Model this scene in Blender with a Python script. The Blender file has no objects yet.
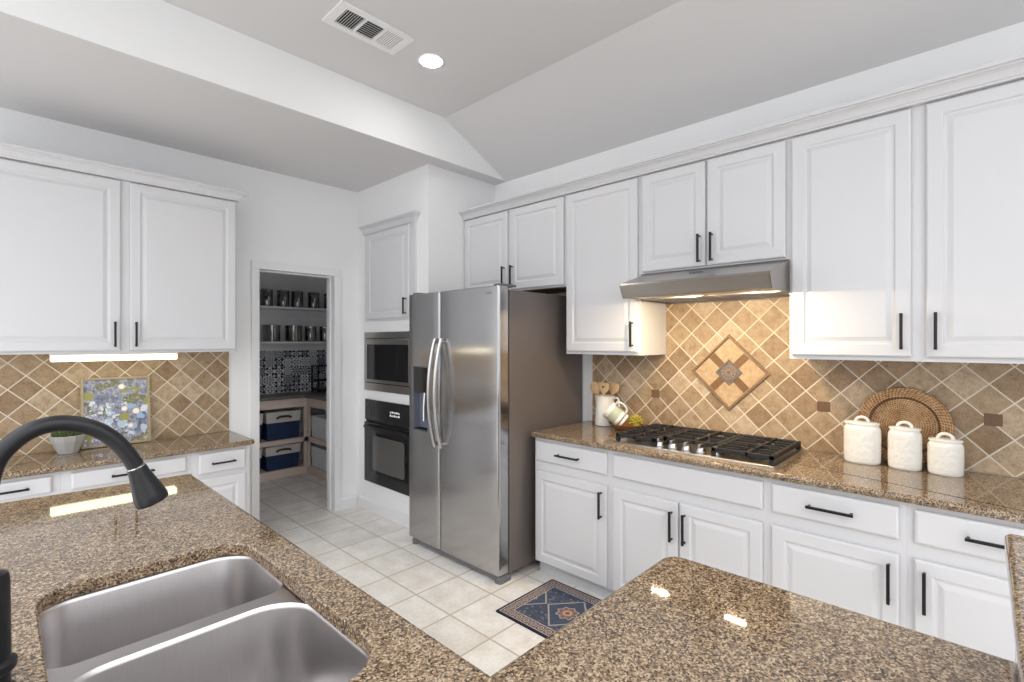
import bpy, bmesh, math, random
from mathutils import Vector, Matrix
random.seed(7)
S = bpy.context.scene
COL = S.collection
PI = math.pi

# ---------------------------------------------------------------- camera, world, exposure
CAM_H = 1.47
cam_d = bpy.data.cameras.new('camera')
cam_d.sensor_fit = 'HORIZONTAL'; cam_d.sensor_width = 36.0
cam_d.lens = 493.5 / 1024 * 36.0
cam_d.clip_start = 0.02
cam = bpy.data.objects.new('camera', cam_d); COL.objects.link(cam)
cam.location = (0, 0, CAM_H)
cam.rotation_euler = (PI / 2, 0, -math.atan2(519.0, 493.5))
S.camera = cam

wd = bpy.data.worlds.new('world'); S.world = wd; wd.use_nodes = True
wbg = wd.node_tree.nodes['Background']
_wt = wd.node_tree                       # overcast daylight, brighter towards the zenith
_g = _wt.nodes.new('ShaderNodeTexCoord'); _sp = _wt.nodes.new('ShaderNodeSeparateXYZ'); _mr = _wt.nodes.new('ShaderNodeMapRange')
_wt.links.new(_g.outputs['Generated'], _sp.inputs[0]); _wt.links.new(_sp.outputs[2], _mr.inputs[0])
_mr.inputs[1].default_value = 0.0; _mr.inputs[2].default_value = 0.7; _mr.inputs[3].default_value = 0.85; _mr.inputs[4].default_value = 2.3
wbg.inputs[0].default_value = (0.965, 0.985, 1.01, 1); _wt.links.new(_mr.outputs[0], wbg.inputs[1])
S.view_settings.view_transform = 'Standard'
S.view_settings.look = 'None'
S.view_settings.gamma = 1.0
S.view_settings.use_curve_mapping = False
S.view_settings.exposure = 0.71
S.cycles.max_bounces = 12
S.cycles.diffuse_bounces = 6
S.cycles.sample_clamp_indirect = 6.0

# ---------------------------------------------------------------- node materials
def lin(c):
    c = c / 255.0
    return c / 12.92 if c <= 0.04045 else ((c + 0.055) / 1.055) ** 2.4
def rgb(r, g, b): return (lin(r), lin(g), lin(b), 1.0)

class NT:
    """tiny wrapper for building node trees"""
    def __init__(s, name):
        s.m = bpy.data.materials.new(name); s.m.use_nodes = True
        s.t = s.m.node_tree; s.b = s.t.nodes['Principled BSDF']
    def n(s, kind, **kw):
        nd = s.t.nodes.new('ShaderNode' + kind)
        for k, v in kw.items():
            if k.startswith('i_'):
                key = k[2:]
                key = int(key) if key.isdigit() else key.replace('_', ' ')
                s.put(nd.inputs[key], v)
            else: setattr(nd, k, v)
        return nd
    def put(s, sock, v):
        if hasattr(v, 'links') or isinstance(v, bpy.types.NodeSocket): s.t.links.new(v, sock)
        else: sock.default_value = v
    def set(s, **kw):
        for k, v in kw.items(): s.put(s.b.inputs[k.replace('_', ' ')], v)
    def math(s, op, a, b=None, c=None, clamp=False):
        nd = s.n('Math', operation=op); nd.use_clamp = clamp
        s.put(nd.inputs[0], a)
        if b is not None: s.put(nd.inputs[1], b)
        if c is not None: s.put(nd.inputs[2], c)
        return nd.outputs[0]
    def mix(s, f, a, b):
        nd = s.n('Mix', data_type='RGBA')
        s.put(nd.inputs[0], f); s.put(nd.inputs[6], a); s.put(nd.inputs[7], b)
        return nd.outputs[2]
    def mul(s, a, b, f=1.0):
        nd = s.n('Mix', data_type='RGBA', blend_type='MULTIPLY')
        s.put(nd.inputs[0], f); s.put(nd.inputs[6], a); s.put(nd.inputs[7], b)
        return nd.outputs[2]
    def pos(s): return s.n('NewGeometry').outputs['Position']
    def obj(s): return s.n('TexCoord').outputs['Object']
    def noise(s, vec, scale, detail=2.0, rough=0.5, out=0):
        nd = s.n('TexNoise'); s.put(nd.inputs['Vector'], vec)
        nd.inputs['Scale'].default_value = scale; nd.inputs['Detail'].default_value = detail
        nd.inputs['Roughness'].default_value = rough
        return nd.outputs[out]
    def ramp(s, fac, stops, interp='LINEAR'):
        nd = s.n('ValToRGB'); cr = nd.color_ramp; cr.interpolation = interp
        while len(cr.elements) < len(stops): cr.elements.new(0.5)
        for e, (p, c) in zip(cr.elements, stops):
            e.position = p; e.color = c
        s.put(nd.inputs[0], fac); return nd.outputs[0]
    def bump(s, h, strength=0.2, dist=0.002):
        nd = s.n('Bump'); nd.inputs['Strength'].default_value = strength
        nd.inputs['Distance'].default_value = dist
        s.put(nd.inputs['Height'], h); s.put(s.b.inputs['Normal'], nd.outputs[0])
    def sep(s, v):
        nd = s.n('SeparateXYZ'); s.put(nd.inputs[0], v); return nd.outputs
    def comb(s, x, y, z=0.0):
        nd = s.n('CombineXYZ')
        for i, v in enumerate((x, y, z)): s.put(nd.inputs[i], v)
        return nd.outputs[0]

def flat(name, col, rough=0.5, metal=0.0, var=0.04, scale=40.0, bump=0.0, spec=0.5):
    t = NT(name)
    nz = t.noise(t.obj(), scale, 3.0)
    c2 = tuple(max(0, x * (1 - 2 * var)) for x in col[:3]) + (1,)
    t.set(Base_Color=t.mix(nz, c2, col), Roughness=rough, Metallic=metal)
    t.b.inputs['Specular IOR Level'].default_value = spec
    if bump: t.bump(nz, bump, 0.001)
    return t.m

def emit(name, col, strength):
    t = NT(name)
    t.set(Base_Color=col, Emission_Color=col, Emission_Strength=strength, Roughness=0.4)
    return t.m

M = {}
M['wall'] = flat('wall_paint', rgb(236, 237, 238), 0.85, var=0.01, scale=60, bump=0.04)
M['ceil'] = flat('ceiling_paint', rgb(212, 211, 212), 0.9, var=0.01, scale=80, bump=0.08)
M['trim'] = flat('trim_paint', rgb(229, 229, 231), 0.4, var=0.01)
M['cab'] = flat('cabinet_paint', rgb(211, 211, 214), 0.38, var=0.008, scale=8)
M['cabwood'] = flat('cabinet_underside_wood', rgb(150, 118, 82), 0.6, var=0.15, scale=14)
M['toe'] = flat('toe_kick_paint', rgb(200, 202, 206), 0.5, var=0.02)
M['black'] = flat('black_metal', rgb(27, 27, 30), 0.40, 0.3, var=0.05)
M['faucet'] = flat('matte_black_faucet', rgb(20, 21, 26), 0.38, 0.15, var=0.05)
M['iron'] = flat('cast_iron', rgb(42, 41, 42), 0.5, 0.1, var=0.2, scale=120, bump=0.2)
M['chrome'] = flat('chrome', rgb(205, 205, 205), 0.18, 1.0, var=0.02)
M['blackglass'] = flat('black_glass', rgb(22, 22, 24), 0.08, 0.0, var=0.02)
M['ovenblack'] = flat('oven_black_enamel', rgb(36, 36, 38), 0.22, 0.0, var=0.03)
M['ovenwindow'] = flat('oven_window_glass', rgb(96, 94, 92), 0.12, 0.0, var=0.1, scale=4)
M['greyplastic'] = flat('grey_plastic', rgb(105, 105, 108), 0.4, var=0.03)
M['disp'] = flat('dispenser_plastic', rgb(120, 125, 140), 0.3, 0.2, var=0.05)
M['case'] = flat('refrigerator_case_paint', rgb(112, 104, 100), 0.42, 0.25, var=0.03, scale=200, bump=0.05)
M['rubber'] = flat('dark_gap', rgb(20, 20, 21), 0.7)
M['white'] = flat('white_plastic', rgb(236, 236, 236), 0.5)
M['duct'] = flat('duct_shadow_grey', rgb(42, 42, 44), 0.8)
M['ceramic'] = None
M['wood'] = flat('spoon_wood', rgb(226, 190, 143), 0.55, var=0.15, scale=30)
M['bowlwood'] = flat('bowl_wood', rgb(158, 104, 62), 0.45, var=0.25, scale=25)
M['framewood'] = flat('frame_wood', rgb(176, 158, 130), 0.5, var=0.15, scale=30)
M['navy'] = flat('navy_canvas', rgb(40, 60, 98), 0.9, var=0.12, scale=90, bump=0.3)
M['canvas'] = flat('white_canvas', rgb(216, 212, 206), 0.9, var=0.05, scale=90, bump=0.3)
M['rope'] = flat('dark_leather', rgb(60, 48, 42), 0.7)
M['bin'] = flat('pale_grey_plastic', rgb(236, 240, 244), 0.45, var=0.03)
M['pantryface'] = flat('pantry_frame_paint', rgb(226, 208, 198), 0.5, var=0.03)
M['pantrytop'] = flat('pantry_counter_grey', rgb(120, 116, 110), 0.4, var=0.12, scale=50)
M['lens'] = emit('hood_lamp_lens', (1.0, 0.78, 0.49, 1), 1150.0)
M['can'] = emit('downlight_diffuser', (1.0, 0.97, 0.93, 1), 45.0)
M['tube'] = emit('fluorescent_diffuser', (1.0, 0.94, 0.66, 1), 2.3)
M['mullet'] = flat('striped_green', rgb(176, 190, 158), 0.5)
M['digits'] = emit('oven_digits', (0.75, 0.8, 0.75, 1), 0.35)

def m_ceramic():
    t = NT('white_glazed_ceramic')
    nz = t.noise(t.obj(), 42, 2.0)
    t.set(Base_Color=rgb(234, 232, 226), Roughness=0.22)
    t.bump(nz, 0.6, 0.008); return t.m
M['ceramic'] = m_ceramic()

def m_steel(name, base, rough, aniso, grain_axis):
    """brushed steel; grain_axis is the direction of the brush lines"""
    t = NT(name)
    o = t.obj(); x, y, z = t.sep(o)
    st = {'z': (400, 400, 3), 'y': (400, 3, 400), 'x': (3, 400, 400)}[grain_axis]
    mp = t.n('Mapping'); mp.inputs['Scale'].default_value = st; t.put(mp.inputs['Vector'], o)
    nz = t.noise(mp.outputs[0], 1.0, 2.0)
    b2 = tuple(c * 0.86 for c in base[:3]) + (1,)
    t.set(Base_Color=t.mix(nz, b2, base), Metallic=1.0, Roughness=rough, Anisotropic=aniso)
    tg = t.n('Tangent', direction_type='RADIAL', axis='Z'); t.put(t.b.inputs['Tangent'], tg.outputs[0])
    return t.m
M['steel'] = m_steel('brushed_steel', rgb(188, 187, 188), 0.18, 0.90, 'z')
M['steelh'] = m_steel('brushed_steel_hood', rgb(176, 172, 167), 0.30, 0.3, 'y')
M['sink'] = m_steel('satin_sink_steel', rgb(198, 194, 194), 0.33, 0.3, 'z')
M['handle'] = m_steel('polished_handle_steel', rgb(205, 204, 203), 0.22, 0.0, 'z')
M['cansteel'] = m_steel('canister_steel', rgb(150, 148, 146), 0.16, 0.0, 'z')

def m_granite():
    t = NT('brown_granite'); p = t.pos()
    v = t.n('TexVoronoi', feature='F1'); v.inputs['Scale'].default_value = 300.0
    wob = t.noise(p, 90, 2.0, out=1)
    vm = t.n('VectorMath', operation='MULTIPLY_ADD'); t.put(vm.inputs[0], wob); vm.inputs[1].default_value = (0.005,) * 3; t.put(vm.inputs[2], p)
    t.put(v.inputs['Vector'], vm.outputs[0])
    cellr = t.sep(v.outputs['Color'])[0]
    big = t.noise(p, 9, 3.0)
    mid = t.noise(p, 60, 3.0)
    f = t.math('ADD', t.math('MULTIPLY', cellr, 0.62), t.math('MULTIPLY', mid, 0.44))
    f = t.math('ADD', f, t.math('MULTIPLY', t.math('SUBTRACT', big, 0.5), 0.22))
    c = t.ramp(f, [(0.20, rgb(44, 37, 32)), (0.34, rgb(84, 69, 55)), (0.46, rgb(114, 95, 76)),
                   (0.58, rgb(136, 114, 91)), (0.70, rgb(153, 132, 107)), (0.82, rgb(186, 166, 138)), (0.93, rgb(146, 138, 126))])
    t.set(Base_Color=c, Roughness=0.03)
    t.b.inputs['IOR'].default_value = 1.52
    return t.m
M['granite'] = m_granite()

def lattice(t, u, v, size, gw):
    """grid cell: returns (grout mask 0..1 inside tile=0, cell random colour, fractional coords)"""
    us = t.math('DIVIDE', u, size); vs = t.math('DIVIDE', v, size)
    fu = t.math('FLOOR', us); fv = t.math('FLOOR', vs)
    cu = t.math('SUBTRACT', us, fu); cv = t.math('SUBTRACT', vs, fv)
    du = t.math('MINIMUM', cu, t.math('SUBTRACT', 1.0, cu)); dv = t.math('MINIMUM', cv, t.math('SUBTRACT', 1.0, cv))
    d = t.math('MINIMUM', du, dv)
    nd = t.n('MapRange'); t.put(nd.inputs[0], d)
    nd.inputs[1].default_value = gw / size * 0.75; nd.inputs[2].default_value = gw / size * 1.25
    nd.inputs[3].default_value = 1.0; nd.inputs[4].default_value = 0.0
    wn = t.n('TexWhiteNoise', noise_dimensions='3D'); t.put(wn.inputs['Vector'], t.comb(fu, fv))
    return nd.outputs[0], wn, cu, cv

def m_splash(name, axis, pa, pb, size):
    """tumbled travertine set on the diagonal; axis = horizontal world axis of the wall"""
    t = NT(name); p = t.pos(); x, y, z = t.sep(p)
    h = y if axis == 'y' else x
    r2 = 0.70710678
    a = t.math('SUBTRACT', t.math('MULTIPLY', t.math('ADD', h, z), r2), pa - 40 * size)
    b = t.math('SUBTRACT', t.math('MULTIPLY', t.math('SUBTRACT', h, z), r2), pb - 40 * size)
    g, wn, cu, cv = lattice(t, a, b, size, 0.0028)
    n1 = t.noise(p, 28, 5.0, 0.65); n2 = t.noise(p, 130, 4.0, 0.7)
    base = t.ramp(wn.outputs['Value'], [(0.0, rgb(156, 132, 104)), (0.35, rgb(172, 149, 120)), (0.7, rgb(180, 159, 131)), (1.0, rgb(202, 184, 160))])
    mot = t.ramp(n1, [(0.30, rgb(190, 168, 142)), (0.48, rgb(230, 223, 214)), (0.68, rgb(255, 253, 250))])
    c = t.mul(base, mot, 0.8)
    pit = t.ramp(n2, [(0.3, rgb(140, 112, 88)), (0.46, (1, 1, 1, 1))])
    c = t.mul(c, pit, 0.6)
    c = t.mix(g, c, rgb(220, 210, 194))
    t.set(Base_Color=c, Roughness=0.42)
    hh = t.math('SUBTRACT', t.math('MULTIPLY', n2, 0.15), g)
    t.bump(hh, 0.45, 0.003)
    return t.m
M['splash_r'] = m_splash('travertine_range_wall', 'y', 1.654, -0.054, 0.1090)
M['splash_l'] = m_splash('travertine_desk_wall', 'x', 1.424, -0.150, 0.1085)
def m_stone(name, c1, c2, sc=90, rough=0.45):
    t = NT(name); n = t.noise(t.pos(), sc, 5.0, 0.7)
    t.set(Base_Color=t.ramp(n, [(0.3, c1), (0.65, c2)]), Roughness=rough); t.bump(n, 0.3, 0.002); return t.m
M['medfield'] = m_stone('cream_travertine', rgb(166, 138, 102), rgb(194, 168, 134), 40)
M['medborder'] = m_stone('rope_border_stone', rgb(92, 70, 50), rgb(150, 122, 92), 160)
M['meddark'] = m_stone('dark_mosaic_stone', rgb(78, 54, 32), rgb(138, 102, 64), 260)
M['medmetal'] = m_stone('pewter_inset', rgb(74, 70, 68), rgb(128, 122, 116), 200, 0.35)
M['copper'] = m_stone('copper_relief', rgb(112, 84, 70), rgb(176, 150, 130), 200, 0.35)
M['accent'] = m_stone('accent_stone', rgb(74, 50, 32), rgb(128, 96, 66), 300)

def m_floor():
    t = NT('floor_ceramic_tile'); p = t.pos(); x, y, z = t.sep(p)
    a = t.math('SUBTRACT', x, 1.690 - 40 * 0.307); b = t.math('SUBTRACT', y, 1.759 - 40 * 0.307)
    g, wn, cu, cv = lattice(t, a, b, 0.307, 0.0050)
    n1 = t.noise(p, 7, 4.0, 0.6); n2 = t.noise(p, 55, 3.0)
    c = t.ramp(wn.outputs['Value'], [(0, rgb(240, 238, 235)), (1, rgb(248, 247, 245))])
    c = t.mul(c, t.ramp(n1, [(0.3, rgb(236, 231, 224)), (0.65, (1, 1, 1, 1))]))
    c = t.mul(c, t.ramp(n2, [(0.3, rgb(240, 238, 234)), (0.6, (1, 1, 1, 1))]), 0.7)
    c = t.mix(g, c, rgb(192, 183, 167))
    t.set(Base_Color=c, Roughness=0.33); t.bump(t.math('SUBTRACT', t.math('MULTIPLY', n1, 0.2), g), 0.3, 0.002)
    return t.m
M['floor'] = m_floor()

def m_pattern_tile():
    t = NT('patterned_cement_tile'); p = t.pos(); x, y, z = t.sep(p)
    g, wn, cu, cv = lattice(t, t.math('ADD', x, 3.0), z, 0.098, 0.001)
    px = t.math('SUBTRACT', cu, 0.5); py = t.math('SUBTRACT', cv, 0.5)
    r = t.math('SQRT', t.math('ADD', t.math('MULTIPLY', px, px), t.math('MULTIPLY', py, py)))
    th = t.math('ARCTAN2', py, px)
    rv, gv, bv = t.sep(wn.outputs['Color'])
    k = t.math('MULTIPLY', t.math('ADD', t.math('FLOOR', t.math('MULTIPLY', rv, 2.0)), 1.0), 4.0)
    w1 = t.math('COSINE', t.math('MULTIPLY', th, k))
    w2 = t.math('SINE', t.math('MULTIPLY', r, t.math('ADD', t.math('MULTIPLY', gv, 14.0), 9.0)))
    f = t.math('GREATER_THAN', t.math('MULTIPLY', w1, w2), t.math('MULTIPLY', t.math('SUBTRACT', bv, 0.6), 0.25))
    dark = t.ramp(gv, [(0, rgb(28, 34, 48)), (0.4, rgb(62, 72, 94)), (1, rgb(120, 126, 140))])
    lite = t.ramp(bv, [(0, rgb(160, 164, 172)), (0.5, rgb(214, 214, 216)), (1, rgb(232, 232, 232))])
    c = t.mix(f, lite, dark)
    c = t.mix(g, c, rgb(200, 200, 200))
    t.set(Base_Color=c, Roughness=0.5); return t.m
M['pattern'] = m_pattern_tile()

def m_rug():
    """navy persian style mat, object space: x across (half .245), y along (half .39)"""
    t = NT('woven_rug'); o = t.obj(); x, y0, z = t.sep(o); y = y0
    HX, HY = 0.245, 0.386
    ax = t.math('ABSOLUTE', x); ay = t.math('ABSOLUTE', y)
    e = t.math('MINIMUM', t.math('SUBTRACT', HX, ax), t.math('SUBTRACT', HY, ay))   # distance to edge
    def band(lo, hi): return t.math('MULTIPLY', t.math('GREATER_THAN', e, lo), t.math('LESS_THAN', e, hi))
    nz = t.noise(o, 260, 2.0); n2 = t.noise(o, 60, 3.0)
    navy = t.mix(n2, rgb(58, 64, 82), rgb(100, 108, 126)); cream = rgb(196, 182, 166); rust = rgb(156, 100, 82)
    c = navy
    # small floral scatter on the field
    v = t.n('TexVoronoi', feature='F1'); v.inputs['Scale'].default_value = 34; t.put(v.inputs['Vector'], o)
    fl = t.math('LESS_THAN', v.outputs['Distance'], 0.30)
    ring = t.math('MULTIPLY', fl, t.math('GREATER_THAN', v.outputs['Distance'], 0.17))
    c = t.mix(t.math('MULTIPLY', ring, 0.75), c, rgb(140, 142, 150))
    # diamond lozenges, repeated along the mat
    y = t.math('SUBTRACT', t.math('MODULO', t.math('ADD', y0, 0.0 + 0.90 - 0.144 + 0.14), 0.28), 0.14)
    ay = t.math('ABSOLUTE', y)
    dm = t.math('ADD', t.math('DIVIDE', ax, 0.160), t.math('DIVIDE', ay, 0.135))
    dl = t.math('MULTIPLY', t.math('GREATER_THAN', dm, 0.93), t.math('LESS_THAN', dm, 1.02))
    inside = t.math('LESS_THAN', dm, 0.93)
    c = t.mix(inside, c, t.mix(n2, rgb(62, 72, 92), rgb(96, 106, 126)))
    c = t.mix(dl, c, rgb(176, 170, 166))
    # centre flower
    r = t.math('SQRT', t.math('ADD', t.math('MULTIPLY', x, x), t.math('MULTIPLY', y, y)))
    th = t.math('ARCTAN2', y, x)
    rr = t.math('ADD', 0.058, t.math('MULTIPLY', t.math('COSINE', t.math('MULTIPLY', th, 8.0)), 0.007))
    c = t.mix(t.math('LESS_THAN', r, rr), c, rgb(186, 168, 158))
    c = t.mix(t.math('LESS_THAN', r, t.math('SUBTRACT', rr, 0.009)), c, rgb(128, 108, 112))
    c = t.mix(t.math('LESS_THAN', r, 0.036), c, rgb(168, 124, 106))
    c = t.mix(t.math('LESS_THAN', r, 0.024), c, cream)
    c = t.mix(t.math('LESS_THAN', r, 0.014), c, rgb(150, 92, 74))
    # border: boxed motifs between two pale lines
    c = t.mix(t.math('LESS_THAN', e, 0.074), c, rgb(196, 186, 176))
    c = t.mix(band(0.020, 0.068), c, t.mix(n2, rgb(92, 88, 98), rgb(128, 118, 120)))
    nx = t.math('LESS_THAN', t.math('SUBTRACT', HX, ax), t.math('SUBTRACT', HY, t.math('ABSOLUTE', y0)))
    along = t.math('ADD', t.math('MULTIPLY', nx, y0), t.math('MULTIPLY', t.math('SUBTRACT', 1.0, nx), x))
    cell = t.math('FRACT', t.math('ADD', t.math('DIVIDE', along, 0.050), 40.5))
    da = t.math('MULTIPLY', t.math('SUBTRACT', cell, 0.5), 0.050); de = t.math('SUBTRACT', e, 0.044)
    rb = t.math('SQRT', t.math('ADD', t.math('MULTIPLY', da, da), t.math('MULTIPLY', de, de)))
    bb = band(0.020, 0.068)
    c = t.mix(t.math('MULTIPLY', t.math('LESS_THAN', rb, 0.017), bb), c, rgb(190, 176, 164))
    c = t.mix(t.math('MULTIPLY', t.math('LESS_THAN', rb, 0.011), bb), c, rgb(132, 98, 92))
    c = t.mix(t.math('MULTIPLY', t.math('LESS_THAN', rb, 0.004), bb), c, rgb(200, 190, 178))
    c = t.mix(t.math('MULTIPLY', t.math('GREATER_THAN', t.math('ABSOLUTE', da), 0.0225), bb), c, rgb(184, 174, 166))
    c = t.mix(t.math('LESS_THAN', e, 0.014), c, rgb(52, 52, 66))
    c = t.mul(c, t.ramp(nz, [(0.3, rgb(200, 200, 200)), (0.7, (1, 1, 1, 1))]))
    t.set(Base_Color=c, Roughness=0.95); t.bump(nz, 0.3, 0.002)
    t.b.inputs['Specular IOR Level'].default_value = 0.1
    return t.m
M['rug'] = m_rug()

def m_painting():
    t = NT('abstract_flower_painting'); o = t.obj()
    mp = t.n('Mapping'); t.put(mp.inputs['Vector'], o); mp.inputs['Scale'].default_value = (1, 1, 0.8)
    n1 = t.noise(mp.outputs[0], 11, 4.0, 0.62); n2 = t.noise(mp.outputs[0], 30, 3.0, 0.6, out=1)
    x, y, z = t.sep(o)
    n4 = t.noise(mp.outputs[0], 70, 4.0, 0.7)
    base = t.ramp(n1, [(0.30, rgb(92, 96, 116)), (0.42, rgb(142, 146, 170)), (0.50, rgb(176, 178, 196)), (0.57, rgb(118, 120, 100)), (0.63, rgb(160, 156, 104)), (0.74, rgb(196, 196, 190))])
    base = t.mul(base, t.ramp(n4, [(0.35, rgb(150, 150, 160)), (0.6, (1, 1, 1, 1))]), 0.8)
    v = t.n('TexVoronoi', feature='F1'); v.inputs['Scale'].default_value = 17
    vm = t.n('VectorMath', operation='MULTIPLY_ADD'); t.put(vm.inputs[0], n2); vm.inputs[1].default_value = (0.06,) * 3; t.put(vm.inputs[2], o)
    t.put(v.inputs['Vector'], vm.outputs[0])
    vr = t.sep(v.outputs['Color'])
    petal = t.math('MULTIPLY', t.math('LESS_THAN', v.outputs['Distance'], 0.42), t.math('GREATER_THAN', vr[0], 0.55))
    low = t.math('LESS_THAN', z, 0.26)
    c = t.mix(t.math('MULTIPLY', petal, low), base, t.mix(vr[1], rgb(216, 220, 228), rgb(150, 178, 206)))
    v2 = t.n('TexVoronoi', feature='F1'); v2.inputs['Scale'].default_value = 48; t.put(v2.inputs['Vector'], vm.outputs[0])
    dots = t.math('MULTIPLY', t.math('MULTIPLY', t.math('LESS_THAN', v2.outputs['Distance'], 0.42), t.math('GREATER_THAN', t.sep(v2.outputs['Color'])[0], 0.45)), t.math('MULTIPLY', t.math('LESS_THAN', z, 0.29), t.math('LESS_THAN', x, 0.06)))
    c = t.mix(t.math('MULTIPLY', dots, 0.8), c, rgb(226, 230, 234))
    leaf = t.math('MULTIPLY', t.math('LESS_THAN', v.outputs['Distance'], 0.5), t.math('LESS_THAN', vr[0], 0.2))
    c = t.mix(leaf, c, rgb(150, 150, 78))
    # three pale round blossoms
    for (bx, bz, rad) in ((0.040, 0.228, 0.016), (0.100, 0.208, 0.019), (0.070, 0.118, 0.014), (0.028, 0.37, 0.017)):
        dx = t.math('SUBTRACT', x, bx); dz = t.math('SUBTRACT', z, bz)
        r = t.math('SQRT', t.math('ADD', t.math('MULTIPLY', dx, dx), t.math('MULTIPLY', dz, dz)))
        c = t.mix(t.math('LESS_THAN', r, rad), c, t.mix(t.math('DIVIDE', r, rad), rgb(250, 244, 232), rgb(232, 216, 210)))
    t.set(Base_Color=c, Roughness=0.5); t.bump(n1, 0.2, 0.002); return t.m
M['painting'] = m_painting()

def m_wicker():
    t = NT('woven_seagrass'); o = t.obj(); x, y, z = t.sep(o)
    r = t.math('SQRT', t.math('ADD', t.math('MULTIPLY', x, x), t.math('MULTIPLY', y, y)))
    th = t.math('ARCTAN2', y, x)
    n = t.noise(o, 80, 3.0)
    n3 = t.noise(o, 14, 3.0)
    ph = t.math('MULTIPLY', t.math('FLOOR', t.math('MULTIPLY', r, 110.0)), 1.7)
    coil = t.math('SINE', t.math('ADD', t.math('MULTIPLY', r, 690.0), t.math('MULTIPLY', n, 3.5)))
    st = t.math('SINE', t.math('ADD', t.math('ADD', t.math('MULTIPLY', th, 70.0), ph), t.math('MULTIPLY', n, 4.0)))
    h = t.math('ADD', t.math('MULTIPLY', coil, 0.17), t.math('MULTIPLY', st, 0.20))
    f = t.math('ADD', t.math('ADD', h, 0.5), t.math('MULTIPLY', t.math('SUBTRACT', t.math('ADD', n, n3), 1.0), 0.7))
    c = t.ramp(f, [(0.05, rgb(92, 62, 40)), (0.35, rgb(146, 108, 72)), (0.65, rgb(184, 146, 104)), (1.0, rgb(214, 184, 144))])
    ring_shade = t.math('MULTIPLY', t.math('LESS_THAN', r, .131), t.math('GREATER_THAN', r, .124))  # shadow ring painted in where the rim drops to the centre
    c = t.mix(t.math('MULTIPLY', ring_shade, 0.75), c, rgb(82, 54, 36))
    t.set(Base_Color=c, Roughness=0.75); t.bump(h, 0.6, 0.004); return t.m
M['wicker'] = m_wicker()

def m_mug():
    t = NT('striped_mug_glaze'); o = t.obj(); x, y, z = t.sep(o)
    g = rgb(188, 196, 172)
    c = t.ramp(t.math('DIVIDE', z, 0.10), [(0, rgb(240, 238, 232)), (0.12, rgb(240, 238, 232)), (0.13, rgb(128, 132, 128)), (0.2, rgb(128, 132, 128)), (0.21, rgb(240, 238, 232)), (0.36, rgb(240, 238, 232)), (0.37, g), (0.78, g), (0.79, rgb(240, 238, 232))], 'CONSTANT')
    t.set(Base_Color=c, Roughness=0.3); return t.m
M['mug'] = m_mug()
M['leaf'] = flat('succulent_green', rgb(86, 104, 58), 0.5, var=0.3, scale=60)
M['leafy'] = flat('yellow_green_leaf', rgb(214, 202, 84), 0.5, var=0.3, scale=70)
M['pot'] = flat('speckled_concrete', rgb(188, 188, 186), 0.8, var=0.16, scale=160, bump=0.2)

# ---------------------------------------------------------------- mesh helpers (world coordinates)
ORG = {}
def bm_new(): return bmesh.new()
def box(bm, x0, x1, y0, y1, z0, z1, bev=0.0):
    if x0 > x1: x0, x1 = x1, x0
    if y0 > y1: y0, y1 = y1, y0
    if z0 > z1: z0, z1 = z1, z0
    r = bmesh.ops.create_cube(bm, size=1.0)
    vs = r['verts']
    for v in vs:
        v.co = Vector((x0 + (v.co.x + .5) * (x1 - x0), y0 + (v.co.y + .5) * (y1 - y0), z0 + (v.co.z + .5) * (z1 - z0)))
    if bev > 0:
        es = list({e for v in vs for e in v.link_edges})
        bmesh.ops.bevel(bm, geom=es, offset=bev, segments=2, profile=0.7, affect='EDGES')
    return bm
def loop_faces(bm, a, b):
    n = len(a)
    for i in range(n):
        bm.faces.new((a[i], a[(i + 1) % n], b[(i + 1) % n], b[i]))
def lathe(bm, prof, cx, cy, z0=0.0, n=32, sx=1.0, sy=1.0, cap0=True, cap1=True):
    """profile [(r,z)]"""
    rings = []
    for r, z in prof:
        rings.append([bm.verts.new((cx + sx * r * math.cos(2 * PI * i / n), cy + sy * r * math.sin(2 * PI * i / n), z0 + z)) for i in range(n)])
    for a, b in zip(rings, rings[1:]): loop_faces(bm, a, b)
    if cap0: bm.faces.new(rings[0][::-1])
    if cap1: bm.faces.new(rings[-1])
    return bm
def tube(bm, pts, rad, n=14, cap=True, flatten=None):
    pts = [Vector(p) for p in pts]
    if not hasattr(rad, '__len__'): rad = [rad] * len(pts)
    up = None; rings = []
    for i, p in enumerate(pts):
        d = (pts[min(i + 1, len(pts) - 1)] - pts[max(i - 1, 0)]).normalized()
        if up is None:
            up = Vector((0, 0, 1)) if abs(d.z) < 0.9 else Vector((0, 1, 0))
        u = (up - d * up.dot(d)).normalized(); w = d.cross(u); up = u
        fu, fw = flatten or (1, 1)
        rings.append([bm.verts.new(p + rad[i] * (fu * math.cos(2 * PI * k / n) * u + fw * math.sin(2 * PI * k / n) * w)) for k in range(n)])
    for a, b in zip(rings, rings[1:]): loop_faces(bm, a, b)
    if cap:
        bm.faces.new(rings[0][::-1]); bm.faces.new(rings[-1])
    return bm
def smooth_path(pts, k=6):
    pts = [Vector(p) for p in pts]; out = []
    P = [pts[0]] + pts + [pts[-1]]
    for i in range(1, len(P) - 2):
        p0, p1, p2, p3 = P[i - 1], P[i], P[i + 1], P[i + 2]
        for j in range(k):
            t = j / k
            out.append(0.5 * ((2 * p1) + (p2 - p0) * t + (2 * p0 - 5 * p1 + 4 * p2 - p3) * t * t + (3 * p1 - p0 - 3 * p2 + p3) * t ** 3))
    out.append(pts[-1]); return out
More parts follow.
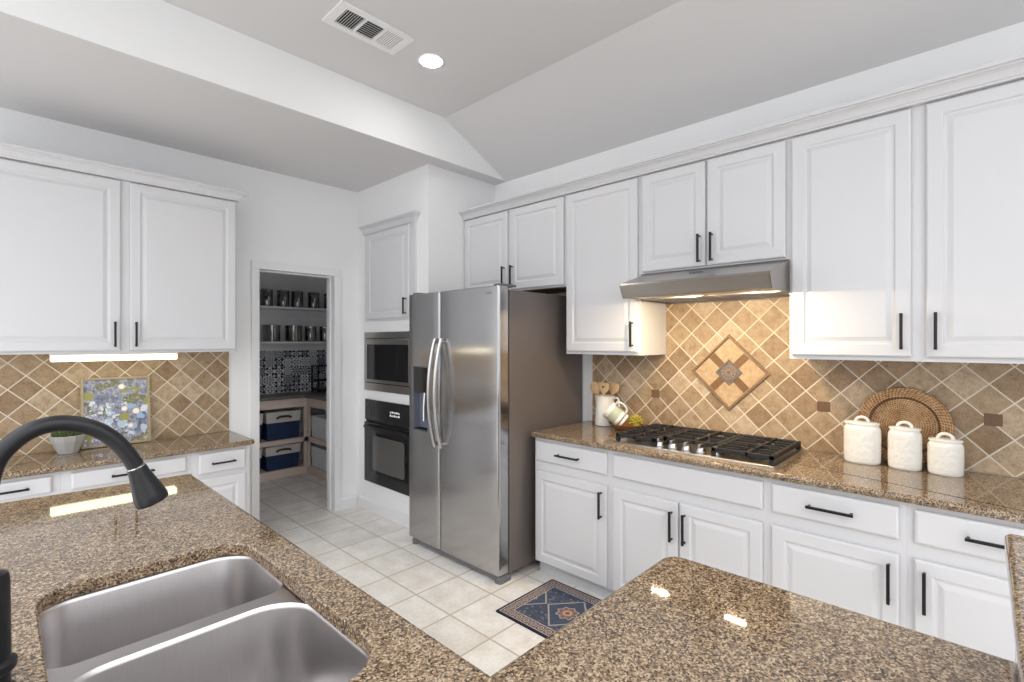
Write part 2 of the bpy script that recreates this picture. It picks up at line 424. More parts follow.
def rrect(x0, x1, y0, y1, r, n=6):
    """counter clockwise rounded rectangle; r = radius or 4 radii (x1y0, x1y1, x0y1, x0y0)"""
    rs = r if hasattr(r, '__len__') else (r,) * 4
    out = []
    for (cx, cy, a0, rr) in ((x1 - rs[0], y0 + rs[0], -PI / 2, rs[0]), (x1 - rs[1], y1 - rs[1], 0, rs[1]), (x0 + rs[2], y1 - rs[2], PI / 2, rs[2]), (x0 + rs[3], y0 + rs[3], PI, rs[3])):
        for i in range(n + 1):
            a = a0 + PI / 2 * i / n
            out.append((cx + rr * math.cos(a), cy + rr * math.sin(a)))
    return out
def inset(poly, d):
    """offset a ccw polygon inward by d (mitred)"""
    n = len(poly); out = []
    for i in range(n):
        p0, p1, p2 = Vector(poly[i - 1]), Vector(poly[i]), Vector(poly[(i + 1) % n])
        a = (p1 - p0); b = (p2 - p1)
        if a.length < 1e-9: a = b
        if b.length < 1e-9: b = a
        a.normalize(); b.normalize()
        na = Vector((-a.y, a.x)); nb = Vector((-b.y, b.x))
        m = na + nb; k = m.length_squared
        m = m * (2 / k) if k > 1e-9 else na
        if m.length > 3: m = m.normalized() * 3
        out.append(tuple(p1 + m * d))
    return out
def slab(bm, poly, prof, holes=(), hole_prof=()):
    """prof: [(inset, z)] from bottom to top"""
    rings = [[bm.verts.new((x, y, z)) for x, y in inset(poly, d)] for d, z in prof]
    for a, b in zip(rings, rings[1:]): loop_faces(bm, a, b)
    if not holes:
        bm.faces.new(rings[0][::-1]); bm.faces.new(rings[-1]); return bm
    tops, bots = [rings[-1]], [rings[0]]
    for h in holes:
        hr = [[bm.verts.new((x, y, z)) for x, y in inset(h, -d)] for d, z in hole_prof]
        for a, b in zip(hr, hr[1:]): loop_faces(bm, b, a)
        tops.append(hr[-1]); bots.append(hr[0])
    for group in (tops, bots):
        es = []
        for r in group:
            for i in range(len(r)):
                e = bm.edges.get((r[i], r[(i + 1) % len(r)])) or bm.edges.new((r[i], r[(i + 1) % len(r)]))
                es.append(e)
        bmesh.ops.triangle_fill(bm, use_beauty=True, use_dissolve=False, edges=es)
    return bm
def sweep(bm, path, prof, side=1):
    """profile [(outward offset, z)] along an xy polyline, mitred; side picks which side is out"""
    n = len(path); P = [Vector(p) for p in path]; rings = []
    for i in range(n):
        dirs = []
        if i > 0: dirs.append((P[i] - P[i - 1]).normalized())
        if i < n - 1: dirs.append((P[i + 1] - P[i]).normalized())
        ns = [Vector((d.y, -d.x)) * side for d in dirs]
        m = sum(ns, Vector((0, 0)))
        m = m * (2 / m.length_squared) if len(ns) == 2 else m
        rings.append([bm.verts.new((P[i].x + m.x * o, P[i].y + m.y * o, z)) for o, z in prof])
    for a, b in zip(rings, rings[1:]): loop_faces(bm, a, b)
    bm.faces.new(rings[0]); bm.faces.new(rings[-1][::-1])
    return bm
def obj(name, bm, mat, parent=None, smooth=None, origin=None, kind=None):
    bmesh.ops.recalc_face_normals(bm, faces=bm.faces[:])
    me = bpy.data.meshes.new(name)
    if parent is not None: o0 = ORG[parent.name]
    elif origin is not None: o0 = Vector(origin)
    else:
        xs = [v.co.x for v in bm.verts]; ys = [v.co.y for v in bm.verts]; zs = [v.co.z for v in bm.verts]
        o0 = Vector(((min(xs) + max(xs)) / 2, (min(ys) + max(ys)) / 2, min(zs)))
    for v in bm.verts: v.co -= o0
    bm.to_mesh(me); bm.free()
    o = bpy.data.objects.new(name, me); COL.objects.link(o)
    me.materials.append(M[mat] if isinstance(mat, str) else mat)
    if smooth is not None:
        for p in me.polygons: p.use_smooth = True
        me.set_sharp_from_angle(angle=math.radians(smooth))
        for p in me.polygons:               # big level faces keep their own normal
            if abs(p.normal.z) > 0.9995: p.use_smooth = False
    if parent is not None: o.parent = parent
    else: o.location = o0
    ORG[o.name] = o0
    if kind: o['kind'] = kind
    return o
def tag(o, label, cat, group=None):
    o['label'] = label; o['category'] = cat
    if group: o['group'] = group
    return o
def thing(name, loc, label, cat, group=None):
    o = bpy.data.objects.new(name, None); COL.objects.link(o)
    o.empty_display_size = 0.05
    o.location = loc; ORG[o.name] = Vector(loc)
    return tag(o, label, cat, group)
def dup(root, delta, label, group=None):
    r = root.copy(); COL.objects.link(r)
    r.location = root.location + Vector(delta); r['label'] = label
    if group: r['group'] = group
    for ch in list(root.children):
        c = ch.copy(); COL.objects.link(c); c.parent = r
        for g in list(ch.children):
            d = g.copy(); COL.objects.link(d); d.parent = c
    return r
def struct(name, bm, mat, **kw): return obj(name, bm, mat, kind='structure', **kw)

# wall frames: u along the wall, v up, d out of the front face
def fr_x(x): return lambda u, v, d: Vector((x - d, u, v))       # faces -X (range wall, oven wall)
def fr_y(y): return lambda u, v, d: Vector((u, y - d, v))       # faces -Y (desk wall)
def panel(bm, fr, u0, u1, v0, v1, rings):
    if u0 > u1: u0, u1 = u1, u0
    prev = None
    for ins, d in rings:
        r = [bm.verts.new(fr(a, b, d)) for a, b in ((u0 + ins, v0 + ins), (u1 - ins, v0 + ins), (u1 - ins, v1 - ins), (u0 + ins, v1 - ins))]
        if prev: loop_faces(bm, prev, r)
        else: bm.faces.new(r[::-1])
        prev = r
    bm.faces.new(prev); return bm
DOOR = [(0, 0.001), (0, .013), (.002, .0165), (.007, .019), (.050, .0195), (.0525, .0185), (.057, .0125), (.064, .0115), (.068, .0125), (.082, .0178), (.085, .0185)]
DRAWER = [(0, 0.001), (0, .012), (.003, .016), (.010, .0195)]
def fbox(bm, fr, u0, u1, v0, v1, d0, d1, bev=0.0):
    a = fr(u0, v0, d0); b = fr(u1, v1, d1)
    return box(bm, a.x, b.x, a.y, b.y, a.z, b.z, bev)
def pull(fr, parent, u, v, L, vertical, d=0.0195):
    bm = bm_new(); h = L / 2; w = 0.0055
    if vertical:
        fbox(bm, fr, u - w, u + w, v - h, v + h, d + .024, d + .034, .0015)
        for s in (-1, 1): fbox(bm, fr, u - .004, u + .004, v + s * (h - .009) - .004, v + s * (h - .009) + .004, d + .0002, d + .026)
    else:
        fbox(bm, fr, u - h, u + h, v - w, v + w, d + .024, d + .034, .0015)
        for s in (-1, 1): fbox(bm, fr, u + s * (h - .009) - .004, u + s * (h - .009) + .004, v - .004, v + .004, d + .0002, d + .026)
    return obj('handle', bm, 'black', parent)
def door(fr, parent, u0, u1, v0, v1, hu, hv, L=0.15):
    o = obj('door', panel(bm_new(), fr, u0, u1, v0, v1, DOOR), 'cab', parent)
    if hu is not None: pull(fr, o, hu, hv, L, True)
    return o
def drawer(fr, parent, u0, u1, v0, v1, handle=True, L=0.165, hu=None):
    o = obj('drawer' if handle else 'false_front', panel(bm_new(), fr, u0, u1, v0, v1, DRAWER), 'cab', parent)
    if handle: pull(fr, o, (u0 + u1) / 2 if hu is None else hu, (v0 + v1) / 2, L, False)
    return o

# ---------------------------------------------------------------- room shell
XR, YP, ZC, ZT, YB = 2.956, 4.06, 2.805, 3.12, 2.88
XO, YO = 2.26, 3.02                     # oven wall face, near end of that block
XS = 2.30                               # where the vault starts to slope
struct('floor', box(bm_new(), -3.0, 3.3, -3.0, 6.2, -0.10, 0.0), 'floor')
struct('wall_light_block', box(bm_new(), 1.75, XR + .12, -1.12, -1.0, 0.0, 2.802), 'wall')  # unseen stub wall, added to keep light off the range wall cabinets
struct('wall_right', box(bm_new(), XR, XR + .12, -3.0, 3.4, 0.0, 2.802), 'wall')
bm = bm_new()
DX0, DX1, DZ = 1.42, 2.03, 2.03
box(bm, -3.0, DX0 - .015, YP, YP + .12, 0, ZC); box(bm, DX1 + .015, 2.40, YP, YP + .12, 0, ZC); box(bm, DX0 - .015, DX1 + .015, YP, YP + .12, DZ + .015, ZC)
struct('wall_back', bm, 'wall')
bm = bm_new()                           # block that holds the oven and microwave, with their cavities
OVN = (3.19, 3.900, .262, .962); MIC = (3.19, 3.908, 1.052, 1.540)
for (y0, y1, z0, z1) in ((YO, OVN[0], 0, ZC), (MIC[1], YP, 0, ZC), (OVN[0], MIC[1], 0, OVN[2]), (OVN[0], MIC[1], OVN[3], MIC[2]), (OVN[0], MIC[1], MIC[3], ZC), (OVN[1], MIC[1], OVN[2], OVN[3])):
    box(bm, XO, XO + .5, y0, y1, z0, z1)
box(bm, XO + .5, XR, YO, YO + .1, 0, ZC)
bmesh.ops.remove_doubles(bm, verts=bm.verts[:], dist=1e-5)
struct('wall_oven', bm, 'wall')
struct('ceiling_low', box(bm_new(), -3.0, XR + .1, YB + .0, YP + .12, ZC, ZC + .06), 'ceil')
bm = bm_new()                           # vaulted ceiling: flat part and the slope down to the range wall
pr = [(-0.8, ZT), (XS, ZT), (XR + .12, ZT - (XR + .12 - XS) * (ZT - 2.80) / (XR - XS))]
top = [(x, z + .08) for x, z in pr]
ring = pr + top[::-1]
a = [bm.verts.new((x, -0.8, z)) for x, z in ring]; b = [bm.verts.new((x, YB + .12, z)) for x, z in ring]
loop_faces(bm, a, b); bm.faces.new(a); bm.faces.new(b[::-1])
struct('ceiling', bm, 'ceil')
bm = bm_new()                           # upright face of the soffit
pf = [(-3.0, ZC + .06), (XR - .13, ZC + .06), (XS, ZT), (-3.0, ZT)]
pf = [(-3.0, ZC - .0), (XR, ZC - .0), (XS, ZT), (-3.0, ZT)]
a = [bm.verts.new((x, YB - .004, z)) for x, z in pf]; b = [bm.verts.new((x, YB, z)) for x, z in pf]
loop_faces(bm, a, b); bm.faces.new(a); bm.faces.new(b[::-1])
struct('wall_soffit', bm, 'wall')
# pantry shell
struct('wall_pantry_back', box(bm_new(), 0.9, 3.1, 5.80, 5.9, 0, 2.5), 'wall')
struct('wall_pantry_left', box(bm_new(), 0.9, 1.0, YP + .12, 5.80, 0, 2.5), 'wall')
struct('wall_pantry_right', box(bm_new(), 2.80, 2.9, YP + .12, 5.80, 0, 2.5), 'wall')
struct('ceiling_pantry', box(bm_new(), 0.9, 3.1, YP + .12, 5.9, 2.5, 2.56), 'ceil')
# door casing, jamb, baseboards
bm = bm_new(); cw = .058
box(bm, DX0 - cw, DX0, YP - .018, YP, 0, DZ - .0, .004); box(bm, DX1, DX1 + cw, YP - .018, YP, 0, DZ - .0, .004)
box(bm, DX0 - cw, DX1 + cw, YP - .018, YP, DZ, DZ + cw, .004)
struct('trim_1', bm, 'trim')
bm = bm_new()
box(bm, DX0 - .014, DX0, YP, YP + .13, 0, DZ); box(bm, DX1, DX1 + .014, YP, YP + .13, 0, DZ); box(bm, DX0 - .014, DX1 + .014, YP, YP + .13, DZ, DZ + .014)
box(bm, DX0, DX1, YP + .05, YP + .085, DZ - .012, DZ); box(bm, DX0, DX0 + .011, YP + .05, YP + .085, 0, DZ - .012); box(bm, DX1 - .011, DX1, YP + .05, YP + .085, 0, DZ - .012)
struct('trim_2', bm, 'trim')
BB = [(0, 0), (.014, 0), (.014, .075), (.009, .088), (.004, .093), (0, .095)]
struct('baseboard_oven', sweep(bm_new(), [(XO, YO + .02), (XO, YP - .016)], BB, -1), 'trim')
struct('baseboard_back', sweep(bm_new(), [(XO - .016, YP), (DX1 + cw + .001, YP)], BB, -1), 'trim')

# ---------------------------------------------------------------- wall cabinets on the range wall
CROWN = [(0, 0), (.008, 0), (.008, .008), (.013, .010), (.013, .016), (.018, .024), (.026, .034), (.037, .041), (.044, .043), (.044, .049), (.056, .051), (.056, .062), (0, .062)]
FX = fr_x(2.629)
def upper(y0, y1, z0, label, name='wall_cabinet', under='cab', cat='wall cabinet'):
    t = thing(name, (2.79, (y0 + y1) / 2, z0), label, cat)
    bm = bm_new(); box(bm, 2.630, XR - .001, y0, y1, z0, 2.44)
    obj('body', bm, 'cab', t)
    if under != 'cab':
        obj('underside', box(bm_new(), 2.66, XR - .01, y0 + .01, y1 - .01, z0 - .002, z0), under, t)['label'] = 'bare wood underside'
    return t
t = upper(2.0012, 3.018, 1.835, 'white wall cabinet with two doors above the refrigerator', under='cabwood')
door(FX, t, 2.533, 3.012, 1.845, 2.432, 2.560, 1.945); door(FX, t, 2.014, 2.502, 1.845, 2.432, 2.475, 1.945)
t = upper(1.4525, 2.0008, 1.385, 'tall single-door white wall cabinet between the refrigerator and the range hood')
door(FX, t, 1.467, 1.989, 1.404, 2.432, 1.495, 1.51)
t = upper(0.6658, 1.4521, 1.862, 'short white wall cabinet with two doors directly over the range hood')
door(FX, t, 1.066, 1.437, 1.872, 2.432, 1.094, 1.965); door(FX, t, 0.679, 1.055, 1.872, 2.432, 1.027, 1.965)
t = upper(-0.29, 0.6654, 1.385, 'tall white wall cabinet above the three white canisters')
door(FX, t, 0.210, 0.654, 1.404, 2.432, 0.240, 1.51); door(FX, t, -0.278, 0.163, 1.404, 2.432, 0.132, 1.51)
o = obj('crown_moulding', sweep(bm_new(), [(2.612, -.30), (2.612, 3.016)], [(a - .02, z + 2.4405) for a, z in CROWN[:1]] + [(a, z + 2.4405) for a, z in CROWN[1:-1]] + [(-.34, 2.4405 + .062), (-.34, 2.4405)], -1), 'cab')
tag(o, 'long white crown moulding along the tops of the range wall cabinets', 'moulding')

# ---------------------------------------------------------------- base cabinets on the range wall
XB = 2.365; FB = fr_x(XB); SPL = 'base cabinet'
def base(y0, y1, label):
    t = thing('base_cabinet', (2.66, (y0 + y1) / 2, 0), label, SPL)
    obj('body', box(bm_new(), XB + .001, XR - .001, y0, y1, .088, .868), 'cab', t)
    obj('toe_kick', box(bm_new(), 2.412, 2.43, y0 + .0005, y1 - .0005, 0.0, .088), 'toe', t)
    return t
t = base(1.4912, 2.045, 'white base cabinet with one drawer and one door beside the refrigerator')
drawer(FB, t, 1.510, 2.030, .722, .846); door(FB, t, 1.510, 2.030, .095, .664, 1.540, .555)
t = base(0.6852, 1.4908, 'white two-door base cabinet under the gas cooktop, with a blank top panel')
drawer(FB, t, 0.703, 1.471, .722, .846, handle=False)
door(FB, t, 1.094, 1.471, .095, .664, 1.124, .545); door(FB, t, 0.703, 1.087, .095, .664, 1.057, .545)
t = base(0.2022, 0.6848, 'white drawer-and-door base cabinet right of the cooktop, partly behind the island')
drawer(FB, t, 0.224, 0.667, .722, .846); door(FB, t, 0.224, 0.667, .095, .664, 0.254, .555)
t = base(-0.28, 0.2018, 'white base cabinet at the right edge of the photo beneath the smallest canister')
drawer(FB, t, -0.262, 0.180, .722, .846); door(FB, t, -0.262, 0.180, .095, .664, 0.150, .555)
NOSE = lambda z, th: [(.010, z - th), (.003, z - th + .003), (0, z - th + .010), (0, z - .014), (.002, z - .006), (.006, z - .0015), (.012, z)]
o = obj('countertop', slab(bm_new(), rrect(2.325, XR - .001, -0.30, 2.055, (.004, .004, .02, .004), 3), NOSE(.900, .031)), 'granite', smooth=35)
tag(o, 'polished brown granite worktop along the range wall holding the gas cooktop', 'countertop')

# ---------------------------------------------------------------- tiled backsplashes
t = thing('backsplash', (XR, 1.0, .9005), 'tan diagonal tile backsplash behind the cooktop with a framed diamond medallion', 'backsplash')
bm = bm_new(); xt = XR - .008
box(bm, xt, XR - .0005, -.30, 0.666, .9005, 1.3845); box(bm, xt, XR - .0005, 0.6665, 1.4555, .9005, 1.861); box(bm, xt, XR - .0005, 1.4558, 2.009, .9005, 1.3845)
obj('tile_field', bm, 'splash_r', t)
for (y, z) in ((1.525, 1.130), (0.588, 1.132), (-0.037, 1.133)):
    bm = bm_new(); panel(bm, fr_x(xt), y - .029, y + .029, z - .026, z + .026, [(0, 0), (0, .001), (.002, .0022)])
    obj('accent_tile', bm, 'accent', t)
def diamond(bm, cy, cz, r0, r1, d0, d1):
    f = fr_x(xt)
    for k in range(4):
        a0 = PI / 2 * k; a1 = PI / 2 * (k + 1)
        q = lambda a, r, d: f(cy + r * math.cos(a), cz + r * math.sin(a), d)
        lo = [bm.verts.new(q(a, r, d0)) for a, r in ((a0, r0), (a0, r1), (a1, r1), (a1, r0))]
        rm = (r0 + r1) / 2
        hi = [bm.verts.new(q(a, r, d1)) for a, r in ((a0, r0 + .004), (a0, r1 - .004), (a1, r1 - .004), (a1, r0 + .004))]
        loop_faces(bm, lo, hi); bm.faces.new(hi); bm.faces.new(lo[::-1])
MY, MZ = 1.062, 1.287
bm = bm_new(); f = fr_x(xt)
a = [bm.verts.new(f(MY + .200 * math.cos(k * PI / 2), MZ + .200 * math.sin(k * PI / 2), .0004)) for k in range(4)]
b = [bm.verts.new(f(MY + .199 * math.cos(k * PI / 2), MZ + .199 * math.sin(k * PI / 2), .0030)) for k in range(4)]
loop_faces(bm, a, b); bm.faces.new(b); bm.faces.new(a[::-1])
med = obj('medallion', bm, 'medfield', t)
med['label'] = 'cream diamond medallion with a dark cross and a metal centre'
bm = bm_new(); diamond(bm, MY, MZ, .200, .224, .0004, .012); obj('border', bm, 'medborder', med)
bm = bm_new()
for k in range(4):
    a = PI / 4 + k * PI / 2
    ca, sa = math.cos(a), math.sin(a)
    pts = [(ca * r - sa * w, sa * r + ca * w) for r, w in ((.050, -.021), (.138, -.021), (.138, .021), (.050, .021))]
    lo = [bm.verts.new(f(MY + u, MZ + v, .0031)) for u, v in pts]; hi = [bm.verts.new(f(MY + u, MZ + v, .0045)) for u, v in pts]
    loop_faces(bm, lo, hi); bm.faces.new(hi); bm.faces.new(lo[::-1])
obj('cross', bm, 'meddark', med)
bm = bm_new(); diamond(bm, MY, MZ, .058, .078, .0046, .009); diamond(bm, MY, MZ, .0005, .058, .0046, .0060)
ins = obj('metal_inset', bm, 'medmetal', med)
fm = fr_x(xt - .0061); bm = bm_new()
for k in range(12):                     # embossed rosette
    a = 2 * PI * k / 12
    tube(bm, [fm(MY + .012 * math.cos(a), MZ + .012 * math.sin(a), .001), fm(MY + .034 * math.cos(a + .25), MZ + .034 * math.sin(a + .25), .001)], .0035, 6)
ring_pts = [fm(MY + .038 * math.cos(2 * PI * k / 24), MZ + .038 * math.sin(2 * PI * k / 24), .001) for k in range(25)]
tube(bm, ring_pts, .003, 6)
obj('rosette', bm, 'copper', ins)
t = thing('backsplash', (0.3, YP, .8055), 'grey-beige diagonal tile backsplash over the low desk counter', 'backsplash')
obj('tile_field', box(bm_new(), -.70, 1.208, YP - .008, YP - .0005, .8055, 1.396), 'splash_l', t)
# strip of painted trim between refrigerator and tiles
o = struct('trim_3', box(bm_new(), XR - .014, XR - .0005, 2.0095, 2.054, .9005, 1.384), 'trim')

# ---------------------------------------------------------------- range hood
HX0, HX1, HY0, HY1 = 2.345, XR - .002, 0.668, 1.418
t = thing('range_hood', (2.65, 1.05, 1.70), 'slim stainless under-cabinet range hood with two lamps', 'range hood')
bm = bm_new()
pr = [(HX0 + .024, 1.702), (HX0 + .020, 1.706), (HX0 - .010, 1.768), (HX0 - .004, 1.778), (2.60, 1.852), (2.615, 1.861), (HX1 - .01, 1.861), (HX1 - .01, 1.702), (HX1 - .02, 1.702), (HX1 - .02, 1.74), (HX0 + .036, 1.735), (HX0 + .036, 1.702)]
a = [bm.verts.new((x, HY0, z)) for x, z in pr]; b = [bm.verts.new((x, HY1, z)) for x, z in pr]
loop_faces(bm, a, b); bm.faces.new(a); bm.faces.new(b[::-1])
obj('body', bm, 'steelh', t)
for (y0, y1) in ((HY0 - .0005, HY0 + .004), (HY1 - .004, HY1 + .0005)):
    bm = bm_new()
    pe = pr[:8]
    a = [bm.verts.new((x, y0, z)) for x, z in pe]; b = [bm.verts.new((x, y1, z)) for x, z in pe]
    loop_faces(bm, a, b); bm.faces.new(a); bm.faces.new(b[::-1])
    obj('end_cap', bm, 'steelh', t)
obj('light_panel', box(bm_new(), HX0 + .037, 2.56, HY0 + .006, HY1 - .006, 1.710, 1.722), 'steelh', t)
for (y0, y1) in ((HY0 + .01, 1.045), (1.055, HY1 - .01)):
    bm = bm_new(); box(bm, 2.57, HX1 - .03, y0, y1, 1.708, 1.718)
    for k in range(14):
        x = 2.585 + k * (HX1 - .06 - 2.585) / 13; box(bm, x - .004, x + .004, y0 + .015, y1 - .015, 1.7055, 1.708)
    obj('grease_filter', bm, 'steelh', t)
for y in (0.835, 1.215):
    lm = obj('lamp', box(bm_new(), 2.388, 2.398, y - .044, y + .044, 1.7065, 1.7098, .001), 'lens', t)
obj('control_strip', box(bm_new(), HX0 + .145, HX0 + .16, 1.03, 1.10, 1.8216, 1.8275), 'greyplastic', t)

# ---------------------------------------------------------------- refrigerator
t = thing('refrigerator', (2.5, 2.56, 0), 'stainless side-by-side refrigerator with water dispenser between oven wall and counter', 'refrigerator')
FY0, FY1 = 2.095, 3.012
obj('case', box(bm_new(), 2.180, 2.945, FY0, FY1, .045, 1.785, .006), 'case', t)
def fridge_door(y0, y1):
    bm = bm_new()
    poly = []
    for (cx, cy, a0) in ((2.09 + .014, y0 + .014, PI), (2.09 + .014, y1 - .014, PI / 2)):
        pass
    poly = [(2.168, y0), (2.168, y1)]
    for i in range(6): a = PI / 2 + PI / 2 * i / 5; poly.append((2.106 + .016 * math.cos(a), y1 - .016 + .016 * math.sin(a)))
    n = 6
    for i in range(1, n): yy = y1 - .016 + (y0 + .032 - y1) * i / n; poly.append((2.09 - .003 * math.sin(PI * i / n), yy))
    for i in range(6): a = PI + PI / 2 * i / 5; poly.append((2.106 + .016 * math.cos(a), y0 + .016 + .016 * math.sin(a)))
    return slab(bm, poly, [(.003, .052), (0, .056), (0, 1.801), (.003, 1.805)])
cut = obj('cutter', box(bm_new(), 2.0, 2.146, 2.794, 2.972, .832, 1.290), 'disp', origin=(0, 0, 0))
dl = obj('freezer_door', fridge_door(2.668, 3.030), 'steel', t, smooth=28)
bo = dl.modifiers.new('cut', 'BOOLEAN'); bo.operation = 'DIFFERENCE'; bo.object = cut; bo.solver = 'EXACT'
bpy.context.view_layer.update()
dg = bpy.context.evaluated_depsgraph_get()
me = bpy.data.meshes.new_from_object(dl.evaluated_get(dg)); dl.modifiers.clear(); dl.data = me
bpy.data.objects.remove(cut)
dr = obj('refrigerator_door', fridge_door(FY0, 2.660), 'steel', t, smooth=28)
ds = bm_new()
for bx in ((2.088, 2.144, 2.796, 2.800, .834, 1.288), (2.088, 2.144, 2.966, 2.970, .834, 1.288), (2.088, 2.144, 2.800, 2.966, 1.284, 1.288), (2.140, 2.145, 2.800, 2.966, .838, 1.100), (2.088, 2.144, 2.800, 2.966, .834, .838)):
    box(ds, *bx)
di = obj('dispenser', ds, 'disp', dl)
di2 = obj('dispenser_control_panel', box(bm_new(), 2.092, 2.140, 2.8005, 2.9655, 1.105, 1.2835, .002), 'blackglass', dl)
bm = bm_new(); tube(bm, [(2.132, 2.885, 1.104), (2.122, 2.885, 1.00), (2.112, 2.872, .90)], [.014, .013, .010], 10); obj('dispenser_paddle', bm, 'chrome', dl, smooth=40)
bm = bm_new(); box(bm, 2.096, 2.139, 2.803, 2.963, .8385, .846)
for k in range(7): box(bm, 2.100, 2.137, 2.812 + k * .022, 2.818 + k * .022, .846, .849)
obj('drip_tray', bm, 'rubber', dl)
obj('dark_strip', box(bm_new(), 2.125, 2.1795, 2.6605, 2.6675, .06, 1.80), 'rubber', t)  # dark strip added so the gap between the doors looks shaded
for (y, par) in ((2.692, dl), (2.626, dr)):
    bm = bm_new(); pts = []
    for i in range(19):
        s = i / 18; z = .755 + s * (1.485 - .755)
        pts.append((2.086 - .014 - .055 * (math.sin(PI * s) ** 0.8), y, z))
    tube(bm, pts, .015, 12, flatten=(0.8, 1.0))
    for z in (.775, 1.465): tube(bm, [(2.0915, y, z), (2.070, y, z)], .012, 10)
    obj('handle', bm, 'handle', par, smooth=40)
bm = bm_new()
box(bm, 2.112, 2.19, FY0 + .05, FY1 - .01, .012, .048, .006)
obj('kick_grille', bm, 'greyplastic', t)
for y in (FY0 + .028, FY1 - .03):
    bm = bm_new()
    slab(bm, rrect(2.098, 2.21, y - .027, y + .027, .024), [(0, 0), (0, .030), (.012, .044)])
    obj('foot', bm, 'greyplastic', t, smooth=40)
for y in (FY0 + .006, FY1 - .066): obj('hinge_cover', box(bm_new(), 2.11, 2.25, y, y + .06, 1.806, 1.820, .004), 'greyplastic', t)
# maker's lettering
cu = bpy.data.curves.new('lettering', 'FONT'); cu.body = 'SAMSUNG'; cu.size = .021; cu.extrude = .0004; cu.align_x = 'CENTER'
to = bpy.data.objects.new('lettering', cu); COL.objects.link(to); bpy.context.view_layer.update()
me = bpy.data.meshes.new_from_object(to.evaluated_get(bpy.context.evaluated_depsgraph_get())); bpy.data.objects.remove(to)
bm = bm_new(); bm.from_mesh(me)
for v in bm.verts: v.co = Vector((2.0888 - v.co.z, 2.205 - v.co.x, 1.757 + v.co.y))
obj('lettering', bm, 'greyplastic', dr)

# ---------------------------------------------------------------- oven, microwave, oven cabinet
FO = fr_x(XO)
t = thing('microwave', (XO, 3.57, MIC[2]), 'built-in stainless microwave with trim surround above the oven', 'microwave')
y0, y1, z0, z1 = MIC[0] + .002, MIC[1] - .002, MIC[2] + .002, MIC[3] - .002
obj('body', box(bm_new(), XO + .004, XO + .40, y0 + .06, y1 - .06, z0 + .07, z1 - .07), 'greyplastic', t)
bm = bm_new()
zd0, zd1, yd0, yd1 = 1.118, 1.486, y0 + .03, 3.860
fbox(bm, FO, y0 - .01, y1 + .01, zd1 + .002, z1 + .008, .0005, .020, .003); fbox(bm, FO, y0 - .01, y1 + .01, z0 - .008, zd0 - .002, .0005, .020, .003)
fbox(bm, FO, yd1 + .002, y1 + .01, zd0 - .002, zd1 + .002, .0005, .020, .003); fbox(bm, FO, y0 - .01, yd0 - .002, zd0 - .002, zd1 + .002, .0005, .020, .003)
obj('trim_surround', bm, 'steelh', t)
bm = bm_new(); fbox(bm, FO, yd0, yd1, zd0, zd1, .0, .034, .004); md = obj('door', bm, 'steelh', t)
bm = bm_new(); fbox(bm, FO, 3.385, yd1 - .022, zd0 + .026, zd1 - .045, .0342, .038, .001); obj('window', bm, 'blackglass', md)
bm = bm_new(); fbox(bm, FO, yd0 + .010, 3.3845, zd0 + .026, zd1 - .045, .0342, .038, .001); obj('control_panel', bm, 'blackglass', md)
bm = bm_new(); fbox(bm, FO, yd0 - .008, yd1 + .008, zd1 + .002, zd1 + .008, .020, .028); fbox(bm, FO, yd0 - .008, yd1 + .008, zd0 - .008, zd0 - .002, .020, .028)
fbox(bm, FO, yd1 + .002, yd1 + .008, zd0 - .002, zd1 + .002, .020, .028)
obj('dark_strip', bm, 'rubber', t)
t = thing('wall_oven', (XO, 3.57, OVN[2]), 'black built-in wall oven under the microwave with a grey window', 'oven')
y0, y1, z0, z1 = OVN[0] + .002, OVN[1] - .002, OVN[2] + .002, OVN[3] - .002
obj('body', box(bm_new(), XO + .004, XO + .45, y0 + .02, y1 - .02, z0 + .02, z1 - .02), 'ovenblack', t)
bm = bm_new(); fbox(bm, FO, y0 - .008, y1 + .006, .790, z1 + .006, .0005, .020, .004); cp = obj('control_panel', bm, 'ovenblack', t)
bm = bm_new()
for k in range(5):
    for j in range(2):
        u = 3.50 - k * .030; fbox(bm, FO, u - .008, u + .008, .852 + j * .028, .868 + j * .028 - (.006 if (k + j) % 2 else 0), .0202, .0206)
obj('display', bm, 'digits', cp)
bm = bm_new(); fbox(bm, FO, 3.75, 3.83, .825, .93, .0202, .022, .0008); obj('display_window', bm, 'blackglass', cp)
bm = bm_new(); fbox(bm, FO, y0 - .008, y1 + .006, z0 - .006, .770, .0005, .026, .005); od = obj('door', bm, 'ovenblack', t)
bm = bm_new(); fbox(bm, FO, 3.25, 3.80, .345, .690, .0262, .0280, .0005); obj('window_border', bm, 'blackglass', od)
bm = bm_new(); slabp = rrect(3.29, 3.76, .372, .665, .03)
a = [bm.verts.new(FO(u, v, .0281)) for u, v in slabp]; b = [bm.verts.new(FO(u, v, .0290)) for u, v in slabp]
loop_faces(bm, a, b); bm.faces.new(b); bm.faces.new(a[::-1]); obj('window', bm, 'ovenwindow', od)
bm = bm_new(); fbox(bm, FO, y0 + .03, y1 - .03, .724, .750, .036, .056, .008)
for u in (y0 + .05, y1 - .05): fbox(bm, FO, u - .012, u + .012, .728, .746, .0262, .04)
obj('handle', bm, 'ovenblack', od)
bm = bm_new(); fbox(bm, FO, y0, y1, .773, .787, .0005, .012); obj('vent', bm, 'rubber', t)
t = thing('oven_cabinet', (XO, 3.55, 1.64), 'small white wall cabinet with one door above the microwave', 'wall cabinet')
bm = bm_new(); fbox(bm, FO, 3.165, 3.905, 1.640, 2.392, .0005, .018, .001); obj('body', bm, 'cab', t)
door(fr_x(XO - .018), t, 3.225, 3.850, 1.655, 2.382, 3.255, 1.745, .13)
